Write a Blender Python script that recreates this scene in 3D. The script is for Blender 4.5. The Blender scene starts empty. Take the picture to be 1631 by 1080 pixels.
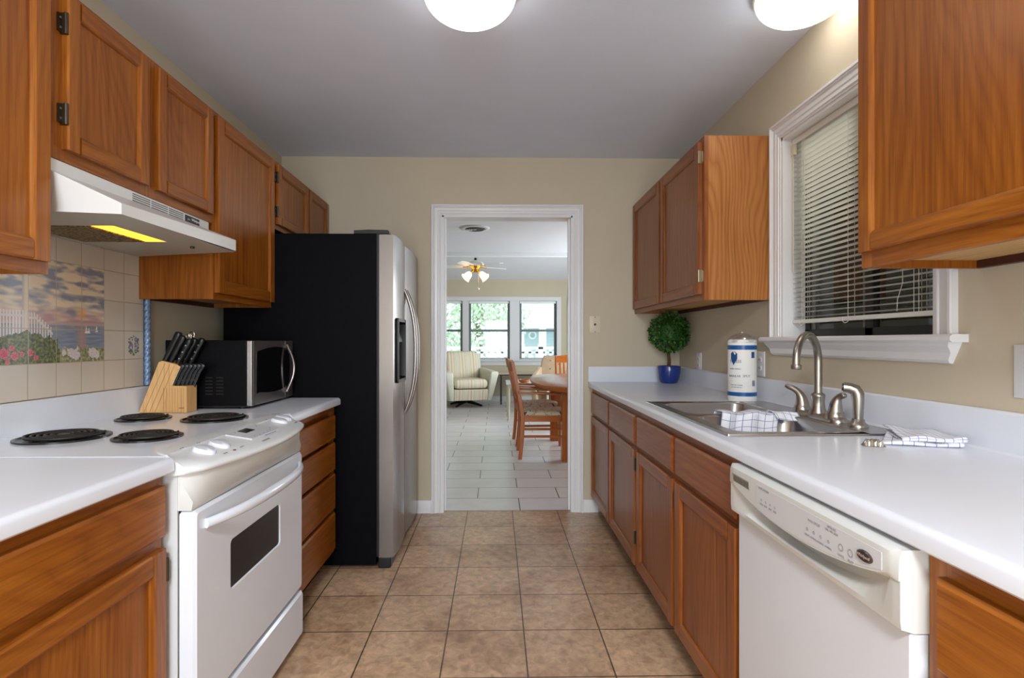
import bpy, bmesh, math, random
from mathutils import Vector, Matrix, noise as mnoise
random.seed(7)
scene = bpy.context.scene
COL = scene.collection
PI = math.pi

# ---------------------------------------------------------------- camera
cd = bpy.data.cameras.new('camera')
cd.sensor_width = 36.0
cd.lens = 862.0 / 1631.0 * 36.0
cd.shift_x = (815.5 - 806.2) / 1631.0
cd.shift_y = (544.0 - 540.0) / 1631.0
cd.clip_start = 0.05
cam = bpy.data.objects.new('camera', cd)
cam.location = (0, 0, 1.172)
cam.rotation_euler = (PI / 2, 0, -0.0183)
COL.objects.link(cam)
scene.camera = cam

# ---------------------------------------------------------------- view, world, added fill lights
vs = scene.view_settings
vs.view_transform = 'Standard'
vs.look = 'None'
vs.gamma = 1.0
vs.use_curve_mapping = False
vs.exposure = 0.80
scene.cycles.use_denoising = True
scene.cycles.max_bounces = 8
scene.cycles.diffuse_bounces = 5
scene.cycles.glossy_bounces = 4
scene.cycles.transmission_bounces = 8
scene.cycles.transparent_max_bounces = 12
scene.cycles.sample_clamp_indirect = 6.0

w = bpy.data.worlds.new('world')
scene.world = w
w.use_nodes = True
bg = w.node_tree.nodes['Background']
bg.inputs[0].default_value = (0.80, 0.91, 1.0, 1)
bg.inputs[1].default_value = 2.4

def area(name, loc, rot, sx, sy, power, col):
    l = bpy.data.lights.new(name, 'AREA')
    l.shape = 'RECTANGLE'; l.size = sx; l.size_y = sy; l.energy = power; l.color = col
    o = bpy.data.objects.new(name, l); o.location = loc; o.rotation_euler = rot
    COL.objects.link(o)
    return o
LAMP = 3.2            # dome lamp emission strength
# added fill lights, all unseen: living room side, behind the camera, overhead
area('added_fill_side', (2.85, 7.4, 1.5), (PI/2, 0, PI/2), 3.0, 1.4, 70, (0.88, 0.95, 1.0))  # brightens the living room through an invented side opening
area('added_fill_behind', (-0.1, -2.75, 1.45), (PI/2, 0, 0), 2.2, 1.9, 50, (0.84, 0.93, 1.0))  # frontal fill outside an invented opening in the unseen front wall
area('overhead_fill_behind', (-0.1, -0.9, 2.41), (0, 0, 0), 0.45, 0.45, 52, (0.96, 0.98, 1.0))  # added overhead fill, has no fixture

# ================================================================ helpers
def lin(c):
    r = []
    for v in c:
        v = v / 255.0
        r.append(v / 12.92 if v <= 0.04045 else ((v + 0.055) / 1.055) ** 2.4)
    return (r[0], r[1], r[2], 1.0)

MATS = {}
def mat(name, col, rough=0.5, metal=0.0, spec=0.5, emit=None, es=1.0, trans=0.0, ior=1.45, coat=0.0, bump=0.0, bscale=200.0, mottled=0.0, alpha=1.0, sheen=0.0):
    if name in MATS: return MATS[name]
    m = bpy.data.materials.new(name); m.use_nodes = True
    nt = m.node_tree; b = nt.nodes['Principled BSDF']
    b.inputs['Base Color'].default_value = lin(col)
    b.inputs['Roughness'].default_value = rough
    b.inputs['Metallic'].default_value = metal
    b.inputs['Specular IOR Level'].default_value = spec
    b.inputs['Transmission Weight'].default_value = trans
    b.inputs['IOR'].default_value = ior
    b.inputs['Coat Weight'].default_value = coat
    b.inputs['Coat Roughness'].default_value = 0.12
    b.inputs['Alpha'].default_value = alpha
    b.inputs['Sheen Weight'].default_value = sheen
    if emit:
        b.inputs['Emission Color'].default_value = lin(emit)
        b.inputs['Emission Strength'].default_value = es
    tc = nt.nodes.new('ShaderNodeTexCoord')
    if bump > 0:
        n = nt.nodes.new('ShaderNodeTexNoise'); n.inputs['Scale'].default_value = bscale; n.inputs['Detail'].default_value = 3
        nt.links.new(tc.outputs['Object'], n.inputs['Vector'])
        bp = nt.nodes.new('ShaderNodeBump'); bp.inputs['Strength'].default_value = bump; bp.inputs['Distance'].default_value = 0.002
        nt.links.new(n.outputs['Fac'], bp.inputs['Height']); nt.links.new(bp.outputs['Normal'], b.inputs['Normal'])
    # every surface gets at least a faint procedural variation
    n2 = nt.nodes.new('ShaderNodeTexNoise'); n2.inputs['Scale'].default_value = 6.0; n2.inputs['Detail'].default_value = 4
    nt.links.new(tc.outputs['Object'], n2.inputs['Vector'])
    mr = nt.nodes.new('ShaderNodeMapRange')
    mr.inputs['To Min'].default_value = 1.0 - max(mottled, 0.015); mr.inputs['To Max'].default_value = 1.0 + max(mottled, 0.015)
    mr.inputs['From Min'].default_value = 0.3; mr.inputs['From Max'].default_value = 0.7
    nt.links.new(n2.outputs['Fac'], mr.inputs['Value'])
    vm = nt.nodes.new('ShaderNodeVectorMath'); vm.operation = 'SCALE'
    vm.inputs[0].default_value = lin(col)[:3]
    nt.links.new(mr.outputs['Result'], vm.inputs['Scale']); nt.links.new(vm.outputs[0], b.inputs['Base Color'])
    MATS[name] = m
    return m

def wood(name, dark, mid, light, axis='Z', rough=0.36, fine=1.0, rings=0.20):
    """stained oak: stretched pores and cathedral figure running along one axis"""
    if name in MATS: return MATS[name]
    m = bpy.data.materials.new(name); m.use_nodes = True
    nt = m.node_tree; b = nt.nodes['Principled BSDF']; L = nt.links
    tc = nt.nodes.new('ShaderNodeTexCoord')
    def mp(across, along):
        q = nt.nodes.new('ShaderNodeMapping')
        s = {'X': (along, across, across), 'Y': (across, along, across), 'Z': (across, across, along)}[axis]
        q.inputs['Scale'].default_value = s
        L.new(tc.outputs['Object'], q.inputs['Vector']); return q
    n1 = nt.nodes.new('ShaderNodeTexNoise'); n1.inputs['Scale'].default_value = 1; n1.inputs['Detail'].default_value = 5; n1.inputs['Roughness'].default_value = 0.62
    L.new(mp(70 * fine, 2.6).outputs[0], n1.inputs['Vector'])
    n3 = nt.nodes.new('ShaderNodeTexNoise'); n3.inputs['Scale'].default_value = 1; n3.inputs['Detail'].default_value = 2
    L.new(mp(260 * fine, 7).outputs[0], n3.inputs['Vector'])
    # cathedral figure: growth lines bent by a slow noise
    sp_ = nt.nodes.new('ShaderNodeSeparateXYZ'); L.new(tc.outputs['Object'], sp_.inputs[0])
    nb = nt.nodes.new('ShaderNodeTexNoise'); nb.inputs['Scale'].default_value = 1; nb.inputs['Detail'].default_value = 1.5
    L.new(mp(3.6, 1.1).outputs[0], nb.inputs['Vector'])
    ax2 = [i for i in range(3) if 'XYZ'[i] != axis]
    def m2(op, a, c):
        q = nt.nodes.new('ShaderNodeMath'); q.operation = op
        for i, v in enumerate((a, c)):
            if isinstance(v, (int, float)): q.inputs[i].default_value = v
            elif v is not None: L.new(v, q.inputs[i])
        return q.outputs[0]
    lin_ = m2('ADD', sp_.outputs[ax2[0]], sp_.outputs[ax2[1]])
    lin_ = m2('ADD', lin_, m2('MULTIPLY', nb.outputs['Fac'], 0.42))
    lin_ = m2('MULTIPLY', lin_, 75.0 * fine)
    wv_out = m2('POWER', m2('PINGPONG', lin_, 1.0), 0.5)
    n4 = nt.nodes.new('ShaderNodeTexNoise'); n4.inputs['Scale'].default_value = 1; n4.inputs['Detail'].default_value = 1
    L.new(mp(5, 2).outputs[0], n4.inputs['Vector'])
    def mth(op, a, bb, v=None):
        q = nt.nodes.new('ShaderNodeMath'); q.operation = op
        L.new(a, q.inputs[0])
        if bb is not None: L.new(bb, q.inputs[1])
        else: q.inputs[1].default_value = v
        return q.outputs[0]
    a = mth('MULTIPLY', n1.outputs['Fac'], None, 1.0 - rings)
    c = mth('MULTIPLY', wv_out, None, rings * 0.75)
    s = mth('ADD', a, c)
    d = mth('MULTIPLY', n4.outputs['Fac'], None, 0.35)
    s = mth('ADD', s, d)
    s = mth('SUBTRACT', s, None, 0.12)
    cr = nt.nodes.new('ShaderNodeValToRGB')
    e = cr.color_ramp.elements
    e[0].position = 0.12; e[0].color = lin(dark); e[1].position = 0.86; e[1].color = lin(light)
    x = e.new(0.5); x.color = lin(mid)
    L.new(s, cr.inputs['Fac'])
    pr = nt.nodes.new('ShaderNodeMapRange'); pr.inputs['From Min'].default_value = 0.30; pr.inputs['From Max'].default_value = 0.46
    pr.inputs['To Min'].default_value = 0.80; pr.inputs['To Max'].default_value = 1.0
    L.new(n3.outputs['Fac'], pr.inputs['Value'])
    vm = nt.nodes.new('ShaderNodeVectorMath'); vm.operation = 'SCALE'
    L.new(cr.outputs['Color'], vm.inputs[0]); L.new(pr.outputs['Result'], vm.inputs['Scale'])
    L.new(vm.outputs[0], b.inputs['Base Color'])
    b.inputs['Roughness'].default_value = rough
    b.inputs['Coat Weight'].default_value = 0.10; b.inputs['Coat Roughness'].default_value = 0.25; b.inputs['Specular IOR Level'].default_value = 0.35
    bp = nt.nodes.new('ShaderNodeBump'); bp.inputs['Strength'].default_value = 0.10; bp.inputs['Distance'].default_value = 0.001
    L.new(n3.outputs['Fac'], bp.inputs['Height']); L.new(bp.outputs['Normal'], b.inputs['Normal'])
    MATS[name] = m
    return m

def brick_mat(name, c1, c2, grout, bw, rh, off, mortar, ox, oy, plane='XY', rough=0.4, mott=0.25, mscale=7.0, stain=None, coat=0.0, bump=0.3):
    m = bpy.data.materials.new(name); m.use_nodes = True
    nt = m.node_tree; b = nt.nodes['Principled BSDF']; L = nt.links
    tc = nt.nodes.new('ShaderNodeTexCoord')
    sep = nt.nodes.new('ShaderNodeSeparateXYZ'); L.new(tc.outputs['Object'], sep.inputs[0])
    def addc(sock, v):
        q = nt.nodes.new('ShaderNodeMath'); q.operation = 'ADD'; q.inputs[1].default_value = v; L.new(sock, q.inputs[0]); return q.outputs[0]
    cb = nt.nodes.new('ShaderNodeCombineXYZ')
    L.new(addc(sep.outputs['XYZ'.index(plane[0])], 50 * bw - ox), cb.inputs[0])
    L.new(addc(sep.outputs['XYZ'.index(plane[1])], 50 * rh - oy), cb.inputs[1])
    br = nt.nodes.new('ShaderNodeTexBrick'); br.offset = off; br.squash = 1.0; br.offset_frequency = 2
    br.inputs['Scale'].default_value = 1.0; br.inputs['Mortar Size'].default_value = mortar
    br.inputs['Mortar Smooth'].default_value = 0.25; br.inputs['Bias'].default_value = 0.0
    br.inputs['Brick Width'].default_value = bw; br.inputs['Row Height'].default_value = rh
    br.inputs['Color1'].default_value = lin(c1); br.inputs['Color2'].default_value = lin(c2); br.inputs['Mortar'].default_value = lin(grout)
    L.new(cb.outputs[0], br.inputs['Vector'])
    n = nt.nodes.new('ShaderNodeTexNoise'); n.inputs['Scale'].default_value = mscale; n.inputs['Detail'].default_value = 8; n.inputs['Roughness'].default_value = 0.65
    n.inputs['Distortion'].default_value = 0.6
    L.new(tc.outputs['Object'], n.inputs['Vector'])
    mr = nt.nodes.new('ShaderNodeMapRange'); mr.inputs['From Min'].default_value = 0.3; mr.inputs['From Max'].default_value = 0.7
    mr.inputs['To Min'].default_value = 1 - mott; mr.inputs['To Max'].default_value = 1 + mott
    L.new(n.outputs['Fac'], mr.inputs['Value'])
    vm = nt.nodes.new('ShaderNodeVectorMath'); vm.operation = 'SCALE'
    L.new(br.outputs['Color'], vm.inputs[0]); L.new(mr.outputs['Result'], vm.inputs['Scale'])
    out = vm.outputs[0]
    if stain:
        n2 = nt.nodes.new('ShaderNodeTexNoise'); n2.inputs['Scale'].default_value = 3.1; n2.inputs['Detail'].default_value = 5; n2.inputs['Roughness'].default_value = 0.6
        L.new(tc.outputs['Object'], n2.inputs['Vector'])
        m2 = nt.nodes.new('ShaderNodeMapRange'); m2.inputs['From Min'].default_value = 0.45; m2.inputs['From Max'].default_value = 0.65
        m2.inputs['To Max'].default_value = 0.45
        L.new(n2.outputs['Fac'], m2.inputs['Value'])
        mx = nt.nodes.new('ShaderNodeMix'); mx.data_type = 'RGBA'; mx.blend_type = 'MULTIPLY'
        L.new(m2.outputs['Result'], mx.inputs[0]); L.new(out, mx.inputs[6]); mx.inputs[7].default_value = lin(stain)
        out = mx.outputs[2]
    L.new(out, b.inputs['Base Color'])
    b.inputs['Roughness'].default_value = rough; b.inputs['Coat Weight'].default_value = coat; b.inputs['Coat Roughness'].default_value = 0.15
    bp = nt.nodes.new('ShaderNodeBump'); bp.invert = True; bp.inputs['Strength'].default_value = bump; bp.inputs['Distance'].default_value = 0.003
    L.new(br.outputs['Fac'], bp.inputs['Height']); L.new(bp.outputs['Normal'], b.inputs['Normal'])
    MATS[name] = m
    return m

def stripes(name, base, bands, axis=0, period=0.16, rough=0.9, checks=False, space='Object'):
    """woven cloth: coloured stripes across one axis (or a window-pane check)"""
    m = bpy.data.materials.new(name); m.use_nodes = True
    nt = m.node_tree; b = nt.nodes['Principled BSDF']; L = nt.links
    tc = nt.nodes.new('ShaderNodeTexCoord'); sep = nt.nodes.new('ShaderNodeSeparateXYZ')
    L.new(tc.outputs['UV' if checks else space], sep.inputs[0])
    def chain(sock, bandlist, prev):
        fr = nt.nodes.new('ShaderNodeMath'); fr.operation = 'PINGPONG'; fr.inputs[1].default_value = period if not checks else 0.5
        if checks:
            ml = nt.nodes.new('ShaderNodeMath'); ml.operation = 'MULTIPLY'; ml.inputs[1].default_value = 1 / period; L.new(sock, ml.inputs[0]); sock = ml.outputs[0]
        L.new(sock, fr.inputs[0])
        for pos, wd, c, st in bandlist:
            s = nt.nodes.new('ShaderNodeMath'); s.operation = 'SUBTRACT'; s.inputs[1].default_value = pos; L.new(fr.outputs[0], s.inputs[0])
            ab = nt.nodes.new('ShaderNodeMath'); ab.operation = 'ABSOLUTE'; L.new(s.outputs[0], ab.inputs[0])
            mr = nt.nodes.new('ShaderNodeMapRange'); mr.inputs['From Min'].default_value = wd * 0.6; mr.inputs['From Max'].default_value = wd
            mr.inputs['To Min'].default_value = st; mr.inputs['To Max'].default_value = 0
            L.new(ab.outputs[0], mr.inputs['Value'])
            mx = nt.nodes.new('ShaderNodeMix'); mx.data_type = 'RGBA'
            L.new(mr.outputs['Result'], mx.inputs[0])
            if prev is None: mx.inputs[6].default_value = lin(base)
            else: L.new(prev, mx.inputs[6])
            mx.inputs[7].default_value = lin(c); prev = mx.outputs[2]
        return prev
    p = chain(sep.outputs[axis], bands, None)
    if checks: p = chain(sep.outputs[1 - axis], bands, p)
    L.new(p, b.inputs['Base Color']); b.inputs['Roughness'].default_value = rough
    n = nt.nodes.new('ShaderNodeTexNoise'); n.inputs['Scale'].default_value = 600; L.new(tc.outputs['Object'], n.inputs['Vector'])
    bp = nt.nodes.new('ShaderNodeBump'); bp.inputs['Strength'].default_value = 0.35; bp.inputs['Distance'].default_value = 0.001
    L.new(n.outputs['Fac'], bp.inputs['Height']); L.new(bp.outputs['Normal'], b.inputs['Normal'])
    MATS[name] = m
    return m

# ---- mesh building
def BM(): return bmesh.new()
def quad(bm, pts, mi=0):
    f = bm.faces.new([bm.verts.new(p) for p in pts]); f.material_index = mi; return f
def box(bm, x0, x1, y0, y1, z0, z1, mi=0):
    v = [bm.verts.new(p) for p in ((x0,y0,z0),(x1,y0,z0),(x1,y1,z0),(x0,y1,z0),(x0,y0,z1),(x1,y0,z1),(x1,y1,z1),(x0,y1,z1))]
    for f in ((0,3,2,1),(4,5,6,7),(0,1,5,4),(1,2,6,5),(2,3,7,6),(3,0,4,7)):
        q = bm.faces.new([v[i] for i in f]); q.material_index = mi
def prism(bm, base, ext, mi=0):
    ext = Vector(ext); n = len(base)
    a = [bm.verts.new(p) for p in base]; b = [bm.verts.new(Vector(p) + ext) for p in base]
    bm.faces.new(a).material_index = mi; bm.faces.new(b[::-1]).material_index = mi
    for i in range(n):
        bm.faces.new((a[i], a[(i+1) % n], b[(i+1) % n], b[i])).material_index = mi
def loft(bm, rings, mi=0, caps=True, closed=True):
    vs = [[bm.verts.new(p) for p in r] for r in rings]; n = len(vs[0])
    for i in range(len(vs) - 1):
        for j in range(n if closed else n - 1):
            k = (j + 1) % n
            bm.faces.new((vs[i][j], vs[i][k], vs[i+1][k], vs[i+1][j])).material_index = mi
    if caps and closed:
        bm.faces.new(vs[0][::-1]).material_index = mi; bm.faces.new(vs[-1]).material_index = mi
    return vs
def tube(bm, pts, r, n=12, mi=0, caps=True, flat=None):
    pts = [Vector(p) for p in pts]; m = len(pts)
    rs = r if isinstance(r, (list, tuple)) else [r] * m
    rings = []; up = None
    for i in range(m):
        t = (pts[min(i+1, m-1)] - pts[max(i-1, 0)]).normalized()
        if up is None:
            up = Vector((0, 0, 1)) if abs(t.z) < 0.9 else Vector((1, 0, 0))
        up = (up - t * up.dot(t)).normalized(); s = t.cross(up)
        k = flat if flat else 1.0
        rings.append([pts[i] + (up * math.sin(2*PI*j/n) * rs[i] + s * math.cos(2*PI*j/n) * rs[i] * k) for j in range(n)])
    loft(bm, rings, mi, caps)
def lathe(bm, prof, c, n=32, mi=0, axis='Z', sx=1.0, sy=1.0, caps=False):
    c = Vector(c); rings = []
    for r, h in prof:
        ring = []
        for j in range(n):
            a = 2*PI*j/n; p = (r*math.cos(a)*sx, r*math.sin(a)*sy, h)
            if axis == 'X': p = (h, p[0], p[1])
            elif axis == 'Y': p = (p[0], h, p[1])
            ring.append(c + Vector(p))
        rings.append(ring)
    loft(bm, rings, mi, caps)
def rot_about(bm, verts, M):
    for v in verts: v.co = M @ v.co
def bez(p0, p1, p2, p3, n):
    r = []
    for i in range(n + 1):
        t = i / n; u = 1 - t
        r.append(tuple(u*u*u*a + 3*u*u*t*b + 3*u*t*t*c + t*t*t*d for a, b, c, d in zip(p0, p1, p2, p3)))
    return r

WT = {}
def obj(name, bm, m, parent=None, bevel=0.0, seg=2, angle=35, recalc=True, smooth=True):
    if recalc: bmesh.ops.recalc_face_normals(bm, faces=bm.faces[:])
    me = bpy.data.meshes.new(name); bm.to_mesh(me); bm.free()
    for mm in (m if isinstance(m, (list, tuple)) else [m]): me.materials.append(mm)
    o = bpy.data.objects.new(name, me); COL.objects.link(o)
    if smooth:
        me.polygons.foreach_set('use_smooth', [True] * len(me.polygons))
        me.set_sharp_from_angle(angle=math.radians(angle))
    if bevel > 0:
        md = o.modifiers.new('bevel', 'BEVEL'); md.width = bevel; md.segments = seg; md.limit_method = 'ANGLE'
        md.angle_limit = math.radians(40); md.harden_normals = True
    WT[o.name] = Vector((0, 0, 0))
    if parent is not None:
        o.parent = parent
        o.matrix_parent_inverse = Matrix.Translation(-WT.get(parent.name, Vector((0, 0, 0))))
    return o
def tag(o, label, cat, group=None, kind=None):
    if label: o['label'] = label
    if cat: o['category'] = cat
    if group: o['group'] = group
    if kind: o['kind'] = kind
    return o
def thing(name, label, cat, loc=(0, 0, 0), group=None):
    o = bpy.data.objects.new(name, None); o.location = loc; o.empty_display_size = 0.1; COL.objects.link(o)
    WT[o.name] = Vector(loc)
    return tag(o, label, cat, group)
def struct(name, bm, m, parent=None, **k):
    o = obj(name, bm, m, parent, **k)
    if parent is None: o['kind'] = 'structure'
    return o
def copy_tree(o, parent=None):
    c = o.copy(); COL.objects.link(c)
    if parent is not None:
        c.parent = parent; c.matrix_parent_inverse = o.matrix_parent_inverse.copy()
    for ch in list(o.children): copy_tree(ch, c)
    return c
def text_bm(s, size, origin, xd, yd, depth=0.0006, bm=None, align='CENTER', mi=0, fit=None):
    cu = bpy.data.curves.new('lettering', 'FONT'); cu.body = s; cu.size = size; cu.align_x = align; cu.align_y = 'CENTER'; cu.resolution_u = 2
    cu.extrude = depth / 2
    o = bpy.data.objects.new('lettering', cu); COL.objects.link(o)
    dg = bpy.context.evaluated_depsgraph_get()
    me = bpy.data.meshes.new_from_object(o.evaluated_get(dg))
    xd = Vector(xd).normalized(); yd = Vector(yd).normalized(); zd = xd.cross(yd)
    M = Matrix((xd, yd, zd)).transposed().to_4x4(); M.translation = Vector(origin)
    me.transform(M)
    bm = bm or BM()
    nf = len(bm.faces); bm.from_mesh(me); bm.faces.ensure_lookup_table()
    for f in bm.faces[nf:]: f.material_index = mi
    bpy.data.objects.remove(o); bpy.data.curves.remove(cu); bpy.data.meshes.remove(me)
    return bm

# ================================================================ materials
M_ceil = mat('ceiling_paint', (222, 230, 246), 0.9, bump=0.25, bscale=90)
M_wall = mat('beige_wall_paint', (198, 186, 164), 0.75, bump=0.12, bscale=120)
M_wall2 = mat('living_wall_paint', (186, 176, 152), 0.75)
M_trim = mat('white_trim_paint', (226, 225, 226), 0.35)
M_trim2 = mat('living_window_trim', (205, 205, 207), 0.4)
M_lam = mat('white_laminate', (220, 225, 235), 0.28, coat=0.2)
M_white = mat('white_enamel', (220, 226, 236), 0.22, coat=0.3)
M_cream = mat('bisque_plastic', (206, 208, 206), 0.35)
M_cream2 = mat('bisque_console', (214, 217, 219), 0.32)
M_blk = mat('black_fridge_side', (6, 6, 10), 0.5, spec=0.08, bump=0.5, bscale=420)
M_blackp = mat('black_plastic', (16, 16, 18), 0.35)
M_blackg = mat('black_glass', (10, 10, 12), 0.06, spec=0.6)
M_oveng = mat('oven_glass', (26, 20, 22), 0.25, spec=0.25)
M_steel = mat('brushed_stainless', (176, 170, 166), 0.30, metal=0.9)
M_steel2 = mat('fridge_stainless', (136, 129, 125), 0.27, metal=0.9)
M_chrome = mat('chrome', (200, 200, 200), 0.12, metal=1.0)
M_nickel = mat('brushed_nickel', (172, 165, 156), 0.30, metal=1.0)
M_sink = mat('sink_steel', (192, 190, 190), 0.30, metal=1.0)
M_coil = mat('burner_coil_iron', (30, 27, 26), 0.5)
M_pan = mat('burner_drip_pan', (20, 20, 21), 0.25)
M_hinge = mat('antique_brass_hinge', (72, 62, 50), 0.35, metal=0.7)
M_screw = mat('hinge_silver', (150, 145, 135), 0.3, metal=0.8)
M_dome = mat('frosted_dome_glass', (255, 250, 240), 0.4, emit=(252, 250, 244), es=LAMP)
M_dark = mat('dark_gap', (18, 14, 12), 0.8)
M_tilemur = None
WD = dict(dark=(84, 40, 5), mid=(138, 76, 16), light=(172, 106, 34))
WV = wood('oak_stain_vertical', WD['dark'], WD['mid'], WD['light'], 'Z')
WH = wood('oak_stain_horizontal', WD['dark'], WD['mid'], WD['light'], 'Y')
RV = wood('oak_shaded_vertical', (84, 42, 14), (130, 70, 28), (162, 98, 48), 'Z', 0.3)  # same oak in browner tones, the right side's different lighting put into colour
RH = wood('oak_shaded_horizontal', (84, 42, 14), (130, 70, 28), (162, 98, 48), 'Y', 0.3)
SV = wood('oak_side_panel', (116, 64, 22), (164, 102, 48), (188, 130, 72), 'Z', 0.4, fine=1.0, rings=0.42)
UND = wood('cabinet_underside_ply', (170, 125, 70), (196, 152, 96), (210, 170, 118), 'Y', 0.6)

# ================================================================ setting: kitchen
XL, XR, YB, ZC = -1.462, 1.264, 3.713, 2.433
YN = -2.6
bm = BM(); box(bm, -1.60, 1.46, YN - 0.15, 3.752, -0.06, 0.0)
tile_k = brick_mat('kitchen_floor_tile', (200, 168, 137), (186, 154, 124), (90, 74, 58), 0.3084, 0.3084, 0.0, 0.0032, -0.5055, 3.429, rough=0.30, mott=0.34, mscale=26, stain=(168, 132, 106), coat=0.1)
struct('floor', bm, tile_k, smooth=False)
bm = BM(); box(bm, -1.60, 1.46, YN - 0.15, YB + 0.05, ZC, ZC + 0.08)
struct('ceiling', bm, M_ceil, smooth=False)
bm = BM(); box(bm, XL - 0.12, XL, YN - 0.1, YB, 0, ZC)
struct('wall_left', bm, M_wall, smooth=False)
# right wall with the window opening
WY0, WY1, WZ0, WZ1 = 1.530, 2.375, 1.190, 2.072
def wall_x(name, x0, x1, y0, y1, z0, z1, holes, m):
    bm = BM(); ys = sorted({y0, y1} | {h[0] for h in holes} | {h[1] for h in holes})
    for a, b in zip(ys[:-1], ys[1:]):
        zs = [(z0, z1)]
        for h in holes:
            if a >= h[0] - 1e-6 and b <= h[1] + 1e-6: zs = [(z0, h[2]), (h[3], z1)]
        for c, d in zs:
            if d - c > 1e-4: box(bm, x0, x1, a, b, c, d)
    return struct(name, bm, m, smooth=False)
def wall_y(name, y0, y1, x0, x1, z0, z1, holes, m):
    bm = BM(); xs = sorted({x0, x1} | {h[0] for h in holes} | {h[1] for h in holes})
    for a, b in zip(xs[:-1], xs[1:]):
        zs = [(z0, z1)]
        for h in holes:
            if a >= h[0] - 1e-6 and b <= h[1] + 1e-6: zs = [(z0, h[2]), (h[3], z1)]
        for c, d in zs:
            if d - c > 1e-4: box(bm, a, b, y0, y1, c, d)
    return struct(name, bm, m, smooth=False)
wall_x('wall_right', XR, XR + 0.14, YN - 0.1, YB, 0, ZC, [(WY0, WY1, WZ0, WZ1)], M_wall)
DX0, DX1, DZ = -0.371, 0.525, 2.036
wall_y('wall_back', YB, YB + 0.12, -3.3, 2.75, 0, ZC, [(DX0, DX1, 0, DZ)], M_wall)
wall_y('wall_front', YN - 0.12, YN, XL, XR, 0, ZC, [(-1.0, 0.8, 0.3, 2.1)], M_wall)  # unseen opening, added to let the fill light in

# doorway casing with a stepped profile and jamb
def casing_prof(w):   # (distance from outer edge inward, projection)
    return [(0, 0), (0, 0.019), (0.003, 0.022), (0.011, 0.022), (0.013, 0.016), (0.018, 0.019), (0.024, 0.013), (0.040, 0.012), (0.046, 0.008), (w - 0.018, 0.008), (w - 0.015, 0.012), (w - 0.010, 0.012), (w - 0.008, 0.007), (w, 0.007), (w, 0)]
def frame_loop(bm, corners, prof, nrm, closed=False):
    """mitred moulding; corners: list of (outer point, inward unit vectors per unit)"""
    rings = []
    for p, d in corners:
        rings.append([Vector(p) + Vector(d) * a + Vector(nrm) * h for a, h in prof])
    loft(bm, rings, caps=not closed)
bm = BM()
co = 0.072
frame_loop(bm, [((DX0 - co, YB, 0), (1, 0, 0)), ((DX0 - co, YB, DZ + co), (1, 0, -1)), ((DX1 + co, YB, DZ + co), (-1, 0, -1)), ((DX1 + co, YB, 0), (-1, 0, 0))], casing_prof(co), (0, -1, 0))
frame_loop(bm, [((DX0 - co, YB + 0.12, 0), (1, 0, 0)), ((DX0 - co, YB + 0.12, DZ + co), (1, 0, -1)), ((DX1 + co, YB + 0.12, DZ + co), (-1, 0, -1)), ((DX1 + co, YB + 0.12, 0), (-1, 0, 0))], casing_prof(co), (0, 1, 0))
box(bm, DX0 - 0.001, DX0 + 0.012, YB - 0.004, YB + 0.124, 0, DZ)
box(bm, DX1 - 0.012, DX1 + 0.001, YB - 0.004, YB + 0.124, 0, DZ)
box(bm, DX0, DX1, YB - 0.004, YB + 0.124, DZ - 0.012, DZ + 0.001)
box(bm, DX0 + 0.012, DX0 + 0.024, YB + 0.05, YB + 0.09, 0, DZ - 0.012)
box(bm, DX1 - 0.024, DX1 - 0.012, YB + 0.05, YB + 0.09, 0, DZ - 0.012)
struct('trim_1', bm, mat('gloss_door_trim', (228, 228, 230), 0.22), angle=25)
bm = BM()
def baseboard(bm, x0, x1, y, s=-1):
    prism(bm, [(x0, y, 0), (x0, y + s*0.014, 0), (x0, y + s*0.014, 0.068), (x0, y + s*0.006, 0.085), (x0, y, 0.085)], (x1 - x0, 0, 0))
baseboard(bm, XL, DX0 - co, YB)
baseboard(bm, DX1 + co, 0.70, YB)
struct('baseboard_back', bm, M_trim)

# wall tiles behind the range
tile_w = brick_mat('cream_wall_tile', (214, 204, 190), (208, 198, 184), (178, 160, 130), 0.1088, 0.1118, 0.0, 0.0016, 2.033, 0.990, plane='YZ', rough=0.28, mott=0.03, coat=0.05, bump=0.5)
bm = BM(); box(bm, XL + 0.0002, XL + 0.008, 0.95, 2.2568, 0.990, 1.545)
tag(obj('tile_backsplash', bm, tile_w, smooth=False), 'cream square ceramic tiles on the wall behind the range', 'backsplash')

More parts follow.
